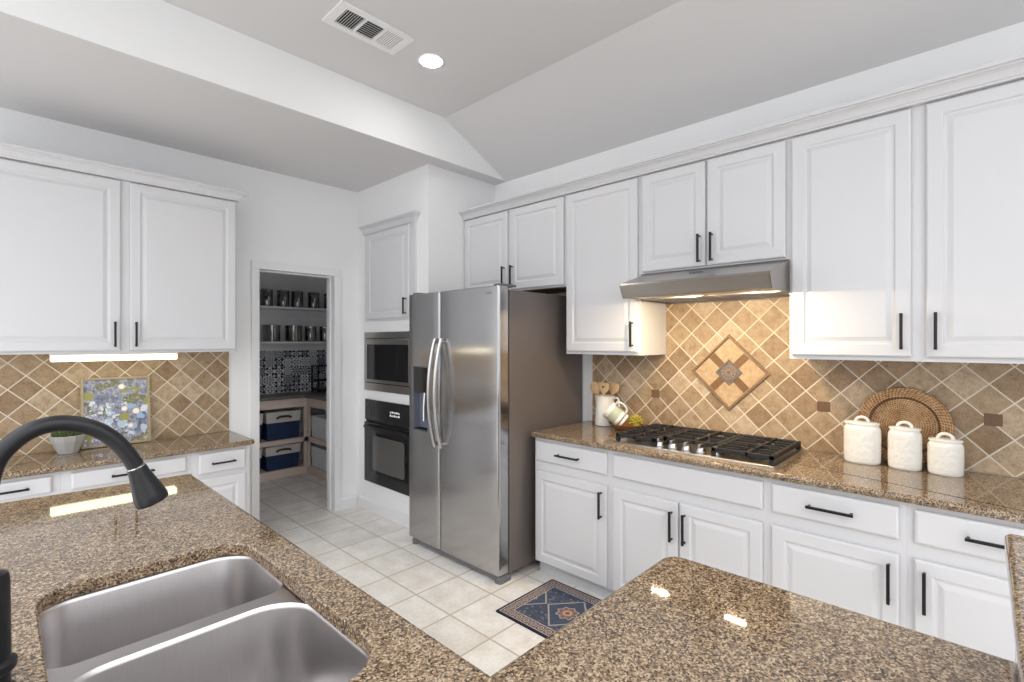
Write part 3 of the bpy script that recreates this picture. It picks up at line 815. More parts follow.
o = obj('crown_moulding', sweep(bm_new(), [(XO - .018, 3.925), (XO - .018, 3.165), (XO - .0005, 3.165)], [(0, 2.3925)] + [(a * .9, z * 1.05 + 2.3925) for a, z in CROWN[1:-1]] + [(0, 2.3925 + .062 * 1.05)], 1), 'cab')
tag(o, 'short white crown moulding over the single-door cabinet above the microwave', 'moulding')

# ---------------------------------------------------------------- desk wall: uppers, counter, drawers
FU = fr_y(3.759)
t = thing('wall_cabinet', (.55, 3.91, 1.397), 'wide white wall cabinet with two doors over the desk counter', 'wall cabinet')
obj('body', box(bm_new(), -.09, 1.172, 3.760, YP - .001, 1.397, 2.44, .001), 'cab', t)
door(FU, t, -.062, .529, 1.412, 2.432, .499, 1.51); door(FU, t, .572, 1.160, 1.412, 2.432, .600, 1.51)
o = obj('crown_moulding', sweep(bm_new(), [(-.09, 3.742), (1.172, 3.742), (1.172, YP - .001)], [(-.30, 2.4405)] + [(a, z + 2.4405) for a, z in CROWN[1:-1]] + [(-.30, 2.4405 + .062)], 1), 'cab')
tag(o, 'white crown moulding on top of the wall cabinet over the desk counter', 'moulding')
t = thing('under_cabinet_light', (.52, 3.83, 1.352), 'glowing fluorescent strip light under the cabinet over the desk counter', 'light')
obj('housing', box(bm_new(), .222, .828, 3.775, 3.875, 1.387, 1.3965), 'white', t)
obj('diffuser', box(bm_new(), .225, .825, 3.785, 3.865, 1.352, 1.3865, .006), 'tube', t)
o = obj('countertop', slab(bm_new(), rrect(-.70, 1.224, 3.552, YP - .001, (.03, .004, .004, .004), 4), NOSE(.805, .033)), 'granite', smooth=35)
tag(o, 'low brown granite desk counter holding the framed painting and potted plant', 'countertop')
FD = fr_y(3.589)
t = thing('desk_cabinet', (-.10, 3.82, 0), 'white desk cabinet at the left edge of the photo with a black pull', 'base cabinet')
obj('body', box(bm_new(), -.42, .250, 3.590, YP - .001, .088, .772, .001), 'cab', t)
obj('toe_kick', box(bm_new(), -.42, .25, 3.65, 3.67, 0, .088), 'toe', t)
drawer(FD, t, -.40, .216, .665, .752, L=.20, hu=.03); door(FD, t, -.40, .216, .10, .635, None, None)
t = thing('pencil_cabinet', (.555, 3.82, .640), 'shallow white desk drawer under the counter below the framed painting', 'drawer')
obj('body', box(bm_new(), .2505, .860, 3.590, YP - .001, .640, .772, .001), 'cab', t)
drawer(FD, t, .291, .829, .662, .752, L=.20)
t = thing('desk_cabinet', (1.03, 3.82, 0), 'narrow white desk cabinet with drawer and door next to the pantry doorway', 'base cabinet')
obj('body', box(bm_new(), .8605, 1.195, 3.590, YP - .001, .088, .772, .001), 'cab', t)
obj('toe_kick', box(bm_new(), .861, 1.194, 3.65, 3.67, 0, .088), 'toe', t)
drawer(FD, t, .894, 1.168, .622, .752, L=.14); door(FD, t, .894, 1.168, .10, .590, None, None)

# ---------------------------------------------------------------- island, bar, sink, faucet
ZI = .935
IX, IY2, IX2, IY = .554, 2.324, 1.183, .575
def arc(cx, cy, r, a0, a1, n=6): return [(cx + r * math.cos(a0 + (a1 - a0) * i / n), cy + r * math.sin(a0 + (a1 - a0) * i / n)) for i in range(n + 1)]
poly = [(-.10, -.045), (IX2, -.045)] + arc(IX2 - .045, IY - .045, .045, 0, PI / 2) + [(IX, IY), (IX, IY2 - .02)] + arc(IX - .02, IY2 - .02, .02, 0, PI / 2, 3) + [(-.10, IY2 + .04)]
sink_hole = rrect(.060, .464, .722, 1.450, (.095, .080, .070, .070), 8)
bm = slab(bm_new(), poly, NOSE(ZI, .031), [sink_hole], [(.002, ZI - .031), (0, ZI - .029), (0, ZI - .003), (.003, ZI)])
o = obj('countertop', bm, 'granite', smooth=35)
tag(o, 'L-shaped brown granite island counter in the foreground with the sink cut into it', 'countertop')
t = thing('island_cabinet', (.25, 1.2, 0), 'white base of the L-shaped kitchen island beneath the granite', 'island base')
bm = bm_new()
zb = ZI - .032
box(bm, -.07, -.05, -.03, 2.30, .09, zb); box(bm, .510, .530, .550, 2.30, .09, zb); box(bm, -.05, .510, 2.28, 2.30, .09, zb); box(bm, -.05, 1.155, -.03, -.01, .09, zb)
box(bm, .510, 1.155, .530, .550, .09, zb); box(bm, 1.135, 1.155, -.01, .530, .09, zb)
obj('body', bm, 'cab', t)
bm = bm_new(); box(bm, .0, .46, .03, 2.24, 0, .09); box(bm, .46, 1.09, .03, .48, 0, .09); obj('toe_kick', bm, 'toe', t)
t = thing('breakfast_bar', (.6, -.11, 0), 'raised granite breakfast bar end at the lower right edge of the photo', 'bar')
obj('support', box(bm_new(), -.10, 1.36, -.18, -.047, 0, 1.035), 'wall', t)
obj('bar_top', slab(bm_new(), rrect(-.30, 1.468, -.42, -.034, (.05, .018, .02, .05), 6), NOSE(1.070, .034)), 'granite', t, smooth=35)

t = thing('kitchen_sink', (.267, 1.06, .70), 'double-bowl undermount stainless sink set into the island', 'sink')
far = rrect(.054, .470, 1.160, 1.456, (.05, .085, .075, .05), 8); near = rrect(.054, .470, .716, 1.114, (.098, .095, .090, .073), 8)
outer = rrect(.035, .492, .700, 1.478, .09, 8)
zt, zd = ZI - .0315, ZI - .0335
def bowl(loop, z_top, depth):
    bm = bm_new(); rings = []
    prof = [(-.004, z_top), (-.001, z_top - .004), (.0015, z_top - .010), (.010, z_top - depth + .045), (.016, z_top - depth + .022), (.030, z_top - depth + .006), (.055, z_top - depth)]
    for d, z in prof: rings.append([bm.verts.new((x, y, z)) for x, y in inset(loop, d)])
    for a, b in zip(rings, rings[1:]): loop_faces(bm, a, b)
    bm.faces.new(rings[-1]); return bm
def flipped(o):
    return o
b1 = obj('basin', bowl(far, zd, .19), 'sink', t, smooth=50); b2 = obj('basin', bowl(near, zd, .20), 'sink', t, smooth=50)
def blend_rim():
    """rim plate: outer edge up under the stone, dipping to the divider between the bowls"""
    bm = bm_new()
    o_r = [bm.verts.new((x, y, zt)) for x, y in outer]
    es = [bm.edges.new((o_r[i], o_r[(i + 1) % len(o_r)])) for i in range(len(o_r))]
    for lp in (far, near):
        r = [bm.verts.new((x, y, zd)) for x, y in inset(lp, -.004)]
        es += [bm.edges.new((r[i], r[(i + 1) % len(r)])) for i in range(len(r))]
    bmesh.ops.triangle_fill(bm, use_beauty=True, use_dissolve=False, edges=es); return bm
obj('rim', blend_rim(), 'sink', t)
for (x, y, z) in ((.27, 1.28, zd - .19), (.27, .93, zd - .20)):
    obj('drain', lathe(bm_new(), [(.043, 0.0005), (.043, .003), (.036, .004), (.030, .0015)], x, y, z, 24), 'chrome', t, smooth=40)

FXC = -.006
FYC = 1.08
t = thing('faucet', (FXC, FYC, ZI), 'matte black gooseneck pull-down faucet arching over the sink', 'faucet')
bm = lathe(bm_new(), [(.032, .0005), (.032, .006), (.026, .012), (.025, .033), (.032, .038), (.0325, .049), (.026, .054), (.0245, .174), (.0225, .183), (.0136, .186)], FXC, FYC, ZI, 28)
obj('body', bm, 'faucet', t, smooth=40)
pts = smooth_path([(FXC, FYC, 1.113), (FXC, FYC, 1.198), (FXC, FYC, 1.249), (FXC + .009, FYC, 1.288), (FXC + .026, FYC, 1.313), (FXC + .048, FYC, 1.330), (FXC + .074, FYC, 1.337), (FXC + .101, FYC, 1.333), (FXC + .128, FYC, 1.320), (FXC + .151, FYC, 1.298), (FXC + .168, FYC, 1.272), (FXC + .179, FYC, 1.250)], 5)
bm = bm_new(); tube(bm, pts, .0131, 18); sp = obj('spout', bm, 'faucet', t, smooth=40)
d = Vector((.0265, 0, -.073)).normalized(); p0 = Vector((FXC + .180, FYC, 1.248))
bm = bm_new(); tube(bm, [p0 + d * s for s in (0, .004, .011, .052, .062, .070, .0705)], [.0136, .0150, .0155, .0240, .0258, .0249, .0207], 22)
hd = obj('spray_head', bm, 'faucet', t, smooth=35)
bm = bm_new(); tube(bm, [p0 - d * .0015, p0 + d * .001], [.0139, .0139], 20); obj('collar_ring', bm, 'chrome', sp, smooth=35)
bm = bm_new(); tube(bm, [(FXC, FYC - .021, 1.048), (FXC, FYC - .066, 1.057), (FXC, FYC - .094, 1.071)], [.011, .0075, .0066], 12); obj('lever', bm, 'faucet', t, smooth=40)

# ---------------------------------------------------------------- cooktop
t = thing('cooktop', (2.635, 1.08, .90), 'five-burner stainless gas cooktop with black iron grates', 'cooktop')
CX0, CX1, CY0, CY1 = 2.395, 2.885, .662, 1.498
obj('tray', slab(bm_new(), rrect(CX0, CX1, CY0, CY1, .012, 3), [(0, .9005), (0, .906), (.004, .910)]), 'steelh', t, smooth=30)
burn = [(2.52, 1.37, .036), (2.76, 1.37, .042), (2.70, 1.08, .055), (2.52, .79, .042), (2.76, .79, .036)]
for (x, y, r) in burn:
    b = obj('burner', lathe(bm_new(), [(r + .018, .9101), (r + .016, .914), (r + .004, .9155), (r + .004, .922), (r, .924)], x, y, 0, 24), 'iron', t, smooth=40)
    obj('burner_cap', lathe(bm_new(), [(r, .9242), (r + .002, .928), (r - .002, .932), (r * .5, .9335)], x, y, 0, 24), 'iron', b, smooth=40)
def grate(x0, x1, y0, y1, centres):
    bm = bm_new(); w = .0095; zb, zt2 = .934, .953
    for y in (y0 + w, y1 - w): box(bm, x0, x1, y - w, y + w, zb, zt2, .002)
    for x in (x0 + w, x1 - w): box(bm, x - w, x + w, y0, y1, zb, zt2, .002)
    for x in (x0 + w, x1 - w):
        for y in (y0 + w, y1 - w): box(bm, x - w, x + w, y - w, y + w, .9105, zb)
    if len(centres) > 1:
        xm = (x0 + x1) / 2; box(bm, xm - w, xm + w, y0, y1, zb, zt2, .002)
    for (cx, cy, r) in centres:
        xa, xb = (x0, (x0 + x1) / 2) if (len(centres) > 1 and cx < (x0 + x1) / 2) else (((x0 + x1) / 2, x1) if len(centres) > 1 else (x0, x1))
        g = .022
        box(bm, xa, cx - g, cy - .007, cy + .007, zb + .002, zt2 + .002, .001); box(bm, cx + g, xb, cy - .007, cy + .007, zb + .002, zt2 + .002, .001)
        box(bm, cx - .007, cx + .007, y0, cy - g, zb + .002, zt2 + .002, .001); box(bm, cx - .007, cx + .007, cy + g, y1, zb + .002, zt2 + .002, .001)
        for sx in (-1, 1):
            xx = cx + sx * (xb - xa) * .26
            box(bm, xx - .006, xx + .006, y0, cy - .045, zb + .002, zt2 + .002, .001); box(bm, xx - .006, xx + .006, cy + .045, y1, zb + .002, zt2 + .002, .001)
    return obj('grate', bm, 'iron', t)
grate(2.408, 2.873, 1.250, 1.486, burn[0:2]); grate(2.500, 2.873, .958, 1.244, burn[2:3]); grate(2.408, 2.873, .674, .952, burn[3:5])
for k in range(5):
    y = 1.238 - k * .0735; x = 2.440
    bm = lathe(bm_new(), [(.026, .9102), (.026, .914), (.0225, .916), (.0205, .934), (.017, .9375)], x, y, 0, 20)
    kb = obj('knob', bm, 'chrome', t, smooth=40)
    obj('grip', box(bm_new(), x - .019, x + .019, y - .0065, y + .0065, .9377, .954, .002), 'chrome', kb)

# ---------------------------------------------------------------- things on the range counter
def canister(cx, cy, ry, rx, h, label):
    t = thing('canister', (cx, cy, .9005), label, 'canister', 'white ceramic canisters')
    z = .9005
    prof = [(.90, 0), (.965, .004), (.985, .014), (1.0, .05), (1.0, h * .78), (.99, h * .85), (.955, h * .905), (.90, h * .935), (.885, h * .95), (.885, h * .985)]
    bm = bm_new(); rings = []
    def se(a):                              # rounded-oblong section
        c, s = math.cos(a), math.sin(a); e = 0.95
        return math.copysign(abs(c) ** e, c), math.copysign(abs(s) ** e, s)
    n = 40
    def ringv(k, zz): return [bm.verts.new((cx + k * rx * se(2 * PI * i / n)[0], cy + k * ry * se(2 * PI * i / n)[1], z + zz)) for i in range(n)]
    rings = [ringv(k, zz) for k, zz in prof]
    for a, b in zip(rings, rings[1:]): loop_faces(bm, a, b)
    bm.faces.new(rings[0][::-1]); bm.faces.new(rings[-1]); obj('jar', bm, 'ceramic', t, smooth=50)
    bm = bm_new(); lp = [(.90, h * .986), (.945, h * .992), (.95, h * 1.022), (.92, h * 1.036), (.60, h * 1.055), (.2, h * 1.06)]
    rings = [ringv(k, zz) for k, zz in lp]
    for a, b in zip(rings, rings[1:]): loop_faces(bm, a, b)
    bm.faces.new(rings[0][::-1]); bm.faces.new(rings[-1]); ld = obj('lid', bm, 'ceramic', t, smooth=50)
    bm = bm_new(); zz = z + h * 1.05
    tube(bm, [(cx, cy + .025 * math.cos(a), zz + .022 * math.sin(a)) for a in [PI * i / 12 for i in range(13)]], .0068, 10); obj('loop_handle', bm, 'ceramic', ld, smooth=50)
canister(2.816, .406, .073, .049, .182, 'leftmost and widest white ceramic canister with a loop lid, nearest the cooktop')
canister(2.810, .248, .061, .047, .176, 'middle white ceramic canister, between the widest one and the shortest one')
canister(2.808, .111, .060, .046, .144, 'shortest white ceramic canister, at the right end of the three')
# woven charger leaning on the wall
t = thing('woven_tray', (2.90, .262, .9005), 'round woven seagrass tray leaning on the tiles behind the canisters', 'tray')
R = .176
bm = lathe(bm_new(), [(.002, 0), (R * .93, 0), (R * .985, .012), (R, .022), (R * .985, .026), (R * .80, .024), (R * .74, .010), (R * .70, .007), (.002, .007)], 0, 0, 0, 64, cap0=False, cap1=False)
for k in range(6):
    rr = R * (.765 + .042 * k); tube(bm, [(rr * math.cos(2 * PI * i / 64), rr * math.sin(2 * PI * i / 64), .024 - .002 * abs(k - 2)) for i in range(65)], .0055, 8)
tilt = math.radians(96)
rot = Matrix.Rotation(-tilt, 3, 'Y')
me_org = Vector((2.921, .262, .9015 + R * math.sin(tilt) + .0))
o = obj('tray_weave', bm, 'wicker', None, smooth=50, origin=(0, 0, 0))
o.parent = t; o.location = me_org - Vector((2.90, .262, .9005)); o.rotation_euler = (0, -math.radians(84), 0)

# utensil pitcher
px, py = 2.860, 1.850
t = thing('pitcher', (px, py, .9005), 'white ceramic pitcher holding wooden utensils beside the refrigerator', 'pitcher')
bm = lathe(bm_new(), [(.060, 0), (.066, .004), (.067, .02), (.064, .09), (.062, .15), (.064, .186), (.069, .200), (.0655, .200), (.060, .186), (.058, .15), (.060, .02), (.005, .012)], px, py, .9005, 36)
obj('jug', bm, 'ceramic', t, smooth=45)
bm = bm_new(); tube(bm, smooth_path([(px + .02, py - .059, 1.082), (px + .022, py - .086, 1.086), (px + .022, py - .096, 1.050), (px + .022, py - .088, 1.00), (px + .02, py - .061, .985)], 5), .007, 10); obj('handle', bm, 'ceramic', t, smooth=45)
def spoon(base_p, tip_p, kind, label, mat='wood'):
    t = thing('wooden_spoon' if kind == 'spoon' else ('slotted_spatula' if kind == 'hole' else 'wooden_spatula'), base_p, label, 'utensil', 'wooden utensils in the white pitcher')
    b, e = Vector(base_p), Vector(tip_p); d = (e - b); L = d.length; d.normalize()
    bm = bm_new(); tube(bm, [b, b + d * (L * .72)], [.006, .0055], 10); obj('handle', bm, mat, t, smooth=40)
    # head: flattened oval across y
    side = Vector((0, 1, 0)); side = (side - d * side.dot(d)).normalized(); nrm = d.cross(side)
    bm = bm_new(); hl = L * .30; c0 = b + d * (L * .70); rings = []
    for i in range(11):
        s = i / 10
        w = .0055 + (.034 * math.sin(PI * min(1, s * .93 + .02)) ** .75 if kind == 'spoon' else (.036 * min(1, s * 2.2) if s < .96 else .029))
        th = .0055 if kind != 'spoon' else .006 + .003 * math.sin(PI * s)
        if s == 1 and kind == 'spoon': w = .010
        c = c0 + d * (hl * s)
        rings.append([bm.verts.new(c + side * (w * math.cos(2 * PI * k / 16)) + nrm * (th * math.sin(2 * PI * k / 16))) for k in range(16)])
    for a, q in zip(rings, rings[1:]): loop_faces(bm, a, q)
    bm.faces.new(rings[0][::-1]); bm.faces.new(rings[-1])
    hd = obj('head', bm, mat, t, smooth=50)
    if kind == 'hole':
        c = c0 + d * (hl * .66); bm = bm_new(); tube(bm, [c - nrm * .0067, c + nrm * .0067], .0075, 14); ho = obj('hole', bm, 'rope', hd); ho['label'] = 'round dark hole'
spoon((px + .004, py - .030, .916), (px - .016, py + .086, 1.188), 'spoon', 'pale wooden spoon leaning left in the white pitcher, bowl up')
spoon((px - .020, py + .000, .916), (px - .034, py - .012, 1.190), 'hole', 'wooden spatula with a round hole, standing in the middle of the white pitcher')
spoon((px + .024, py + .004, .916), (px + .030, py - .056, 1.186), 'flat', 'flat wooden spatula leaning right in the white pitcher')
# wooden bowl with mug and greenery
bx, by = 2.80, 1.645
t = thing('wooden_bowl', (bx, by, .9005), 'shallow brown wooden bowl between the pitcher and the cooktop', 'bowl')
obj('shell', lathe(bm_new(), [(.055, 0), (.062, .002), (.090, .018), (.112, .038), (.116, .042), (.113, .043), (.086, .022), (.058, .008), (.002, .007)], bx, by, .9005, 40), 'bowlwood', t, smooth=45)
t = thing('mug', (0, 0, 0), 'white mug with green stripes lying tilted in the wooden bowl', 'mug')
o = obj('cup', lathe(bm_new(), [(.032, 0), (.037, .002), (.042, .03), (.044, .098), (.0445, .100), (.0415, .100), (.039, .03), (.030, .006), (.001, .005)], 0, 0, 0, 36), 'mug', t, smooth=45)
bm = bm_new(); tube(bm, smooth_path([(.041, 0, .082), (.066, 0, .084), (.076, 0, .060), (.066, 0, .030), (.0405, 0, .022)], 5), .0052, 10); obj('handle', bm, 'ceramic', t, smooth=45)
t.location = (bx - .012, by + .014, .952); t.rotation_euler = (0, math.radians(-14), 0)
t.rotation_mode = 'QUATERNION'; t.scale = (1.3, 1.3, 1.3)
zax = Vector((-.36, .70, .62)).normalized(); xax = Vector((-.15, -.60, .80)); xax = (xax - zax * xax.dot(zax)).normalized(); yax = zax.cross(xax)
t.rotation_quaternion = Matrix((xax, yax, zax)).transposed().to_quaternion()
def rosette(name, cx, cy, cz, rad, n, mat, label, cat, seed):
    rnd = random.Random(seed); bm = bm_new()
    for k in range(n):
        f = k / n; a = k * 2.399963; el = -.45 + 1.9 * f
        L = rad * (1.0 - .45 * f)
        d = Vector((math.cos(a) * math.cos(el), math.sin(a) * math.cos(el), math.sin(el)))
        s = Vector((-math.sin(a), math.cos(a), 0)); up = d.cross(s)
        c = Vector((cx, cy, cz)); w = rad * .30
        prev = None
        for q, ww in ((.15, .4), (.45, 1.0), (.75, .8), (1.0, .08)):
            p = c + d * L * q + Vector((0, 0, .12 * rad * q * q))
            r = [bm.verts.new(p + s * (w * ww * math.cos(2 * PI * i / 6)) + up * (w * .45 * ww * math.sin(2 * PI * i / 6))) for i in range(6)]
            if prev: loop_faces(bm, prev, r)
            else: bm.faces.new(r[::-1])
            prev = r
        bm.faces.new(prev)
    lathe(bm, [(rad * .30, -.80 * rad), (rad * .42, -.4 * rad), (rad * .34, .1 * rad), (rad * .15, .35 * rad)], cx, cy, cz, 10)
    o = obj(name, bm, mat, smooth=50); 
    return tag(o, label, cat)
rosette('artificial_succulent', bx + .014, by - .056, .962, .056, 30, 'leafy', 'yellow-green artificial succulent sitting in the wooden bowl by the mug', 'succulent', 3)

# ---------------------------------------------------------------- things on the desk counter
t = thing('framed_painting', (.545, 3.99, .8055), 'square wood-framed painting of pale flowers leaning on the tiles', 'painting')
W, Hh = .350, .432; lean = math.radians(7)
def leaned(bm):
    for v in bm.verts:
        u, d, z = v.co
        v.co = Vector((.372 + u, 4.040 - .062 + d * math.cos(lean) + z * math.sin(lean), .8058 + .0035 + z * math.cos(lean) - d * math.sin(lean)))
    return bm
bm = bm_new(); fw = .014
box(bm, 0, fw, 0, .022, 0, Hh, .002); box(bm, W - fw, W, 0, .022, 0, Hh, .002); box(bm, fw, W - fw, 0, .022, 0, fw, .002); box(bm, fw, W - fw, 0, .022, Hh - fw, Hh, .002)
obj('frame', leaned(bm), 'framewood', t)
bm = box(bm_new(), fw, W - fw, .008, .016, fw, Hh - fw); obj('canvas', leaned(bm), 'painting', t)
t = thing('potted_plant', (.308, 3.93, .8055), 'small green succulent in a pale speckled bowl planter on the desk counter', 'plant')
obj('pot', lathe(bm_new(), [(.042, 0), (.046, .002), (.078, .075), (.086, .105), (.084, .108), (.077, .105), (.070, .085), (.002, .080)], .308, 3.93, .8055, 10), 'pot', t)
bm = bm_new(); rnd = random.Random(5)
for k in range(46):
    a = k * 2.4; rr = .064 * math.sqrt(k / 46); b = Vector((.308 + rr * math.cos(a), 3.93 + rr * math.sin(a), .8055 + .080))
    d = Vector((math.cos(a) * rr * 6, math.sin(a) * rr * 6, 1)).normalized(); L = .04 + rnd.random() * .03
    tube(bm, [b, b + d * L * .5, b + d * L], [.005, .008, .0015], 6)
obj('foliage', bm, 'leaf', t, smooth=50)

# ---------------------------------------------------------------- rug
o = obj('rug', slab(bm_new(), rrect(1.880, 2.370, 1.140, 1.912, .004, 2), [(0, .0005), (0, .006), (.002, .008)]), 'rug', origin=(2.125, 1.526, 0))
tag(o, 'small navy patterned rug on the tile floor in front of the base cabinets', 'rug')

# ---------------------------------------------------------------- ceiling fixtures
def downlight(x, y, label):
    t = thing('downlight', (x, y, ZT), label, 'ceiling light', 'recessed downlights')
    obj('trim_ring', lathe(bm_new(), [(.078, -.0005), (.078, -.004), (.066, -.006), (.064, -.0005)], x, y, ZT, 40), 'white', t, smooth=40)
    obj('diffuser', lathe(bm_new(), [(.064, -.0062), (.063, -.0075), (.02, -.008)], x, y, ZT, 40), 'can', t, smooth=40)
    return t
downlight(1.775, 2.345, 'round recessed downlight glowing in the flat ceiling beside the vent')
downlight(0.9, 1.1, 'recessed downlight in the flat ceiling above the corner of the island, unseen, added for brightness'); downlight(0.2, -.6, 'recessed downlight in the flat ceiling behind the breakfast bar, unseen, added for brightness'); downlight(-0.3, 1.6, 'recessed downlight in the flat ceiling above the sink, unseen, added for brightness')  # unseen extra downlights, added to brighten the room
t = thing('ceiling_vent', (1.371, 2.341, ZT), 'white rectangular air vent with louvres in the flat ceiling', 'vent')
VX0, VX1, VY0, VY1 = 1.160, 1.582, 2.236, 2.447
bm = bm_new()
bx0, bx1, by0, by1 = VX0 + .045, VX1 - .045, VY0 + .035, VY1 - .035
box(bm, VX0, VX1, VY0, by0, ZT - .012, ZT - .0005, .003); box(bm, VX0, VX1, by1, VY1, ZT - .012, ZT - .0005, .003)
box(bm, VX0, bx0, by0, by1, ZT - .012, ZT - .0005, .002); box(bm, bx1, VX1, by0, by1, ZT - .012, ZT - .0005, .002)
w3 = (bx1 - bx0) / 3
for k in (1, 2): box(bm, bx0 + k * w3 - .006, bx0 + k * w3 + .006, by0, by1, ZT - .012, ZT - .002)
obj('frame', bm, 'white', t)
obj('duct_shade_plate', box(bm_new(), bx0, bx1, by0, by1, ZT - .0016, ZT - .0005), 'duct', t)  # solid plate; its dark colour stands in for the shade inside the duct
def louvre(p, axis, lo, hi, tilt, hw=.0075):
    bm = bm_new(); th = .0007
    for s in (0, 1):
        pass
    q = [(-hw, -th), (hw, -th), (hw, th), (-hw, th)]
    q = [(a * math.cos(tilt) - b * math.sin(tilt), a * math.sin(tilt) + b * math.cos(tilt)) for a, b in q]
    zc = ZT - .0075
    if axis == 'y': A = [bm.verts.new((p + a, lo, zc + b)) for a, b in q]; B = [bm.verts.new((p + a, hi, zc + b)) for a, b in q]
    else: A = [bm.verts.new((lo, p + a, zc + b)) for a, b in q]; B = [bm.verts.new((hi, p + a, zc + b)) for a, b in q]
    loop_faces(bm, A, B); bm.faces.new(A); bm.faces.new(B[::-1])
    obj('louvre', bm, 'white', t)
for k in range(8): louvre(bx0 + .008 + k * (w3 - .018) / 7.4, 'y', by0, by1, math.radians(50))
for k in range(8): louvre(by0 + .008 + k * (by1 - by0 - .012) / 7.4, 'x', bx0 + w3 + .007, bx0 + 2 * w3 - .007, math.radians(40))
for k in range(8): louvre(bx0 + 2 * w3 + .012 + k * (w3 - .018) / 7.4, 'y', by0, by1, math.radians(6), .0050)

# ---------------------------------------------------------------- pantry
PB, PX = 5.45, 2.41
t = thing('pantry_shelving', (1.9, 5.6, 0), 'low open L-shaped pantry shelving with a grey counter behind the doorway', 'shelving')
bm = bm_new()
for z0, z1 in ((0, .085), (.355, .405), (.745, .842)):
    box(bm, 1.002, PX, PB, PB + .02, z0, z1); box(bm, PX, PX + .02, YP + .13, PB + .02, z0, z1)
box(bm, PX - .03, PX, PB - .0, PB + .02, .085, .745); box(bm, PX, PX + .02, PB - .05, PB, .085, .745)
obj('face_frame', bm, 'pantryface', t)
for z in (.065, .385):
    bm = bm_new(); box(bm, 1.002, 2.798, PB + .02, 5.798, z, z + .019); box(bm, PX + .02, 2.798, YP + .13, PB + .02, z, z + .019); obj('shelf', bm, 'pantryface', t)
bm = bm_new(); lp = [(1.002, PB - .03), (PX - .03, PB - .03), (PX - .03, YP + .13), (2.798, YP + .13), (2.798, 5.798), (1.002, 5.798)]
obj('counter', slab(bm, lp, [(.002, .843), (0, .846), (0, .872), (.003, .875)]), 'pantrytop', t)
o = obj('pantry_backsplash', box(bm_new(), 1.002, 2.798, 5.79, 5.7995, .8755, 1.360), 'pattern')
tag(o, 'grey and white patterned cement tile panel behind the pantry counter', 'backsplash')
shelf_lab = ('upper of two white pantry wall shelves, holding the row of smaller steel canisters', 'lower of two white pantry wall shelves, holding the row of larger steel canisters')
for i, z in enumerate((1.848, 1.462)):
    bm = bm_new(); box(bm, 1.002, 2.798, 5.55, 5.7995, z - .02, z, .002); 
    t = thing('wall_shelf', (1.9, 5.68, z), shelf_lab[i], 'shelf', 'pantry wall shelves')
    obj('board', bm, 'trim', t); obj('cleat', box(bm_new(), 1.003, 2.797, 5.785, 5.7995, z - .10, z - .0205), 'trim', t)
def steel_can(x, y, z, r, h, label, grp):
    t = thing('steel_canister', (x, y, z), label, 'canister', grp)
    b = obj('body', lathe(bm_new(), [(r * .98, .0005), (r, .004), (r, h * .86), (r * .99, h * .865)], x, y, z, 28), 'cansteel', t, smooth=40)
    obj('lid', lathe(bm_new(), [(r * .99, h * .867), (r * 1.03, h * .875), (r * 1.03, h * .98), (r * .96, h)], x, y, z, 28), 'cansteel', t, smooth=40)
    return t
names1 = ['leftmost', 'second from left', 'third from left', 'fourth from left', 'rightmost visible']
g1, g2 = 'steel canisters on the upper pantry shelf', 'steel canisters on the lower pantry shelf'
def xat(px, y):
    u = (px - 512) / 493.5; s, c = 519 / math.hypot(519, 493.5), 493.5 / math.hypot(519, 493.5)
    return y * (s + u * c) / (c - u * s)
c1 = steel_can(xat(266.5, 5.65), 5.65, 1.8482, .062, .185, 'steel canister on the upper pantry shelf, leftmost of that row', g1)
for px_, nm in ((283.0, 'second from left'), (297.2, 'third from left, close to its left neighbour'), (313.5, 'fourth from left, standing apart'), (329.5, 'at the right end beside the door jamb')):
    dup(c1, (xat(px_, 5.65) - c1.location.x, 0, 0), 'steel canister on the upper pantry shelf, ' + nm, g1)
c2 = steel_can(xat(271.5, 5.65), 5.65, 1.4622, .088, .185, 'wide steel canister on the lower pantry shelf, leftmost of that row', g2)
dup(c2, (xat(293.5, 5.65) - c2.location.x, 0, 0), 'wide steel canister on the lower pantry shelf, second from left', g2)
c3 = steel_can(xat(310.5, 5.65), 5.65, 1.4622, .062, .180, 'narrow steel canister on the lower pantry shelf, third from left', g2)
dup(c3, (xat(325.0, 5.65) - c3.location.x, 0, 0), 'narrow steel canister on the lower pantry shelf, beside the door jamb', g2)
def bin_(x0, x1, y0, y1, z, h, label, grp, two=True):
    t = thing('storage_bin', ((x0 + x1) / 2, (y0 + y1) / 2, z), label, 'storage bin', grp)
    def shell(za, zb, ka, kb):
        bm = bm_new(); cx, cy = (x0 + x1) / 2, (y0 + y1) / 2
        def ring(k, zz, d=0): return [bm.verts.new((cx + (p - cx) * k + (-d if p > cx else d), cy + (q - cy) * k + (-d if q > cy else d), zz)) for p, q in ((x0, y0), (x1, y0), (x1, y1), (x0, y1))]
        a, b, c, d = ring(ka, za), ring(kb, zb), ring(kb, zb, .008), ring(ka, za + .006, .008)
        loop_faces(bm, a, b); loop_faces(bm, b, c); loop_faces(bm, c, d); bm.faces.new(d); bm.faces.new(a[::-1])
        return bm
    if two:
        obj('navy_body', shell(z, z + h * .62, .90, .96), 'navy', t); obj('white_band', shell(z + h * .622, z + h, .962, 1.0), 'canvas', t)
        bm = bm_new(); cx = (x0 + x1) / 2; zz = z + h * .80
        tube(bm, smooth_path([(cx - .075, y0 - .002, zz - .008), (cx - .05, y0 - .016, zz + .008), (cx, y0 - .020, zz + .012), (cx + .05, y0 - .016, zz + .008), (cx + .075, y0 - .002, zz - .008)], 4), .011, 8); obj('handle', bm, 'rope', t, smooth=50)
    else:
        obj('tub', shell(z, z + h, .94, 1.0), 'bin', t)
    return t
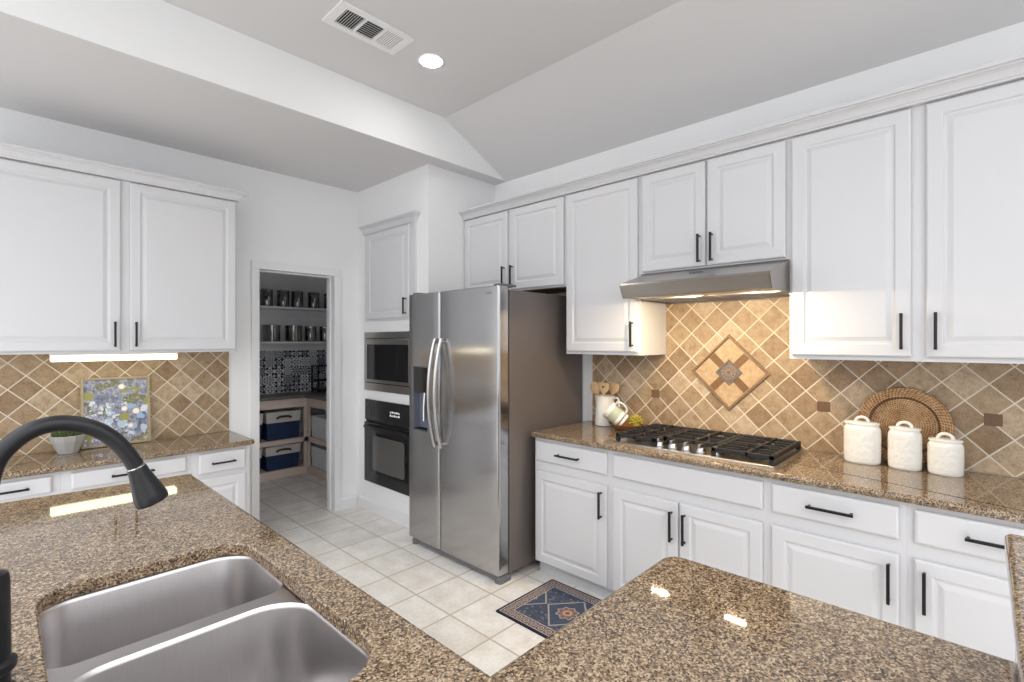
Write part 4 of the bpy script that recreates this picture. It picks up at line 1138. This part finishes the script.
gb = 'two-tone canvas bins in the pantry'
bt = bin_(1.990, 2.358, PB + .03, 5.76, .4045, .300, 'navy bin with white band on the upper cubby, the fully visible one', gb)
bl = bin_(1.985, 2.355, PB + .03, 5.76, .0845, .255, 'navy bin with white band on the bottom cubby, the fully visible one', gb)
dup(bt, (-.398, 0, 0), 'navy bin with white band on the upper cubby, cut off by the left door jamb', gb)
dup(bl, (-.402, 0, 0), 'navy bin with white band on the bottom cubby, cut off by the left door jamb', gb)
gw = 'pale plastic tubs in the pantry'
wt = bin_(PX + .03, 2.75, 4.93, 5.415, .4045, .230, 'pale grey tub on the upper cubby of the right-hand pantry shelves', gw, False)
wl = bin_(PX + .03, 2.75, 4.93, 5.415, .0845, .220, 'pale grey tub on the bottom cubby of the right-hand pantry shelves', gw, False)
for zz, zb0, lab in ((.640, .4112, 'dark navy folded cloth in the upper pale grey tub'), (.310, .0912, 'dark navy folded cloth in the lower pale grey tub')):
    o = obj('folded_cloth', slab(bm_new(), rrect(PX + .075, 2.70, 4.985, 5.17, .03, 4), [(.01, zb0), (0, zb0 + .01), (0, zz + .008), (.015, zz + .022)]), 'navy', smooth=40); tag(o, lab, 'cloth')
# dark wire rack on the pantry counter
t = thing('wire_rack', (2.66, 5.6, .8752), 'small black rack with a shelf on the pantry counter beside the door jamb', 'rack')
bm = bm_new(); r0 = .007
X0, X1, Y0, Y1, Z0, Z1 = xat(318.2, 5.56), 2.79, 5.56, 5.72, .8755, 1.185
for x in (X0, X1):
    for y in (Y0, Y1): box(bm, x - r0, x + r0, y - r0, y + r0, Z0, Z1)
for z in (Z0 + .03, (Z0 + Z1) / 2 - .02, Z1 - r0):
    for y in (Y0, Y1): box(bm, X0, X1, y - r0, y + r0, z - r0, z + r0)
    for x in (X0, X1): box(bm, x - r0, x + r0, Y0, Y1, z - r0, z + r0)
obj('frame', bm, 'black', t)
obj('rack_shelf', box(bm_new(), X0 + .008, X1 - .008, Y0 + .008, Y1 - .008, Z0 + .037, Z0 + .05), 'greyplastic', t)
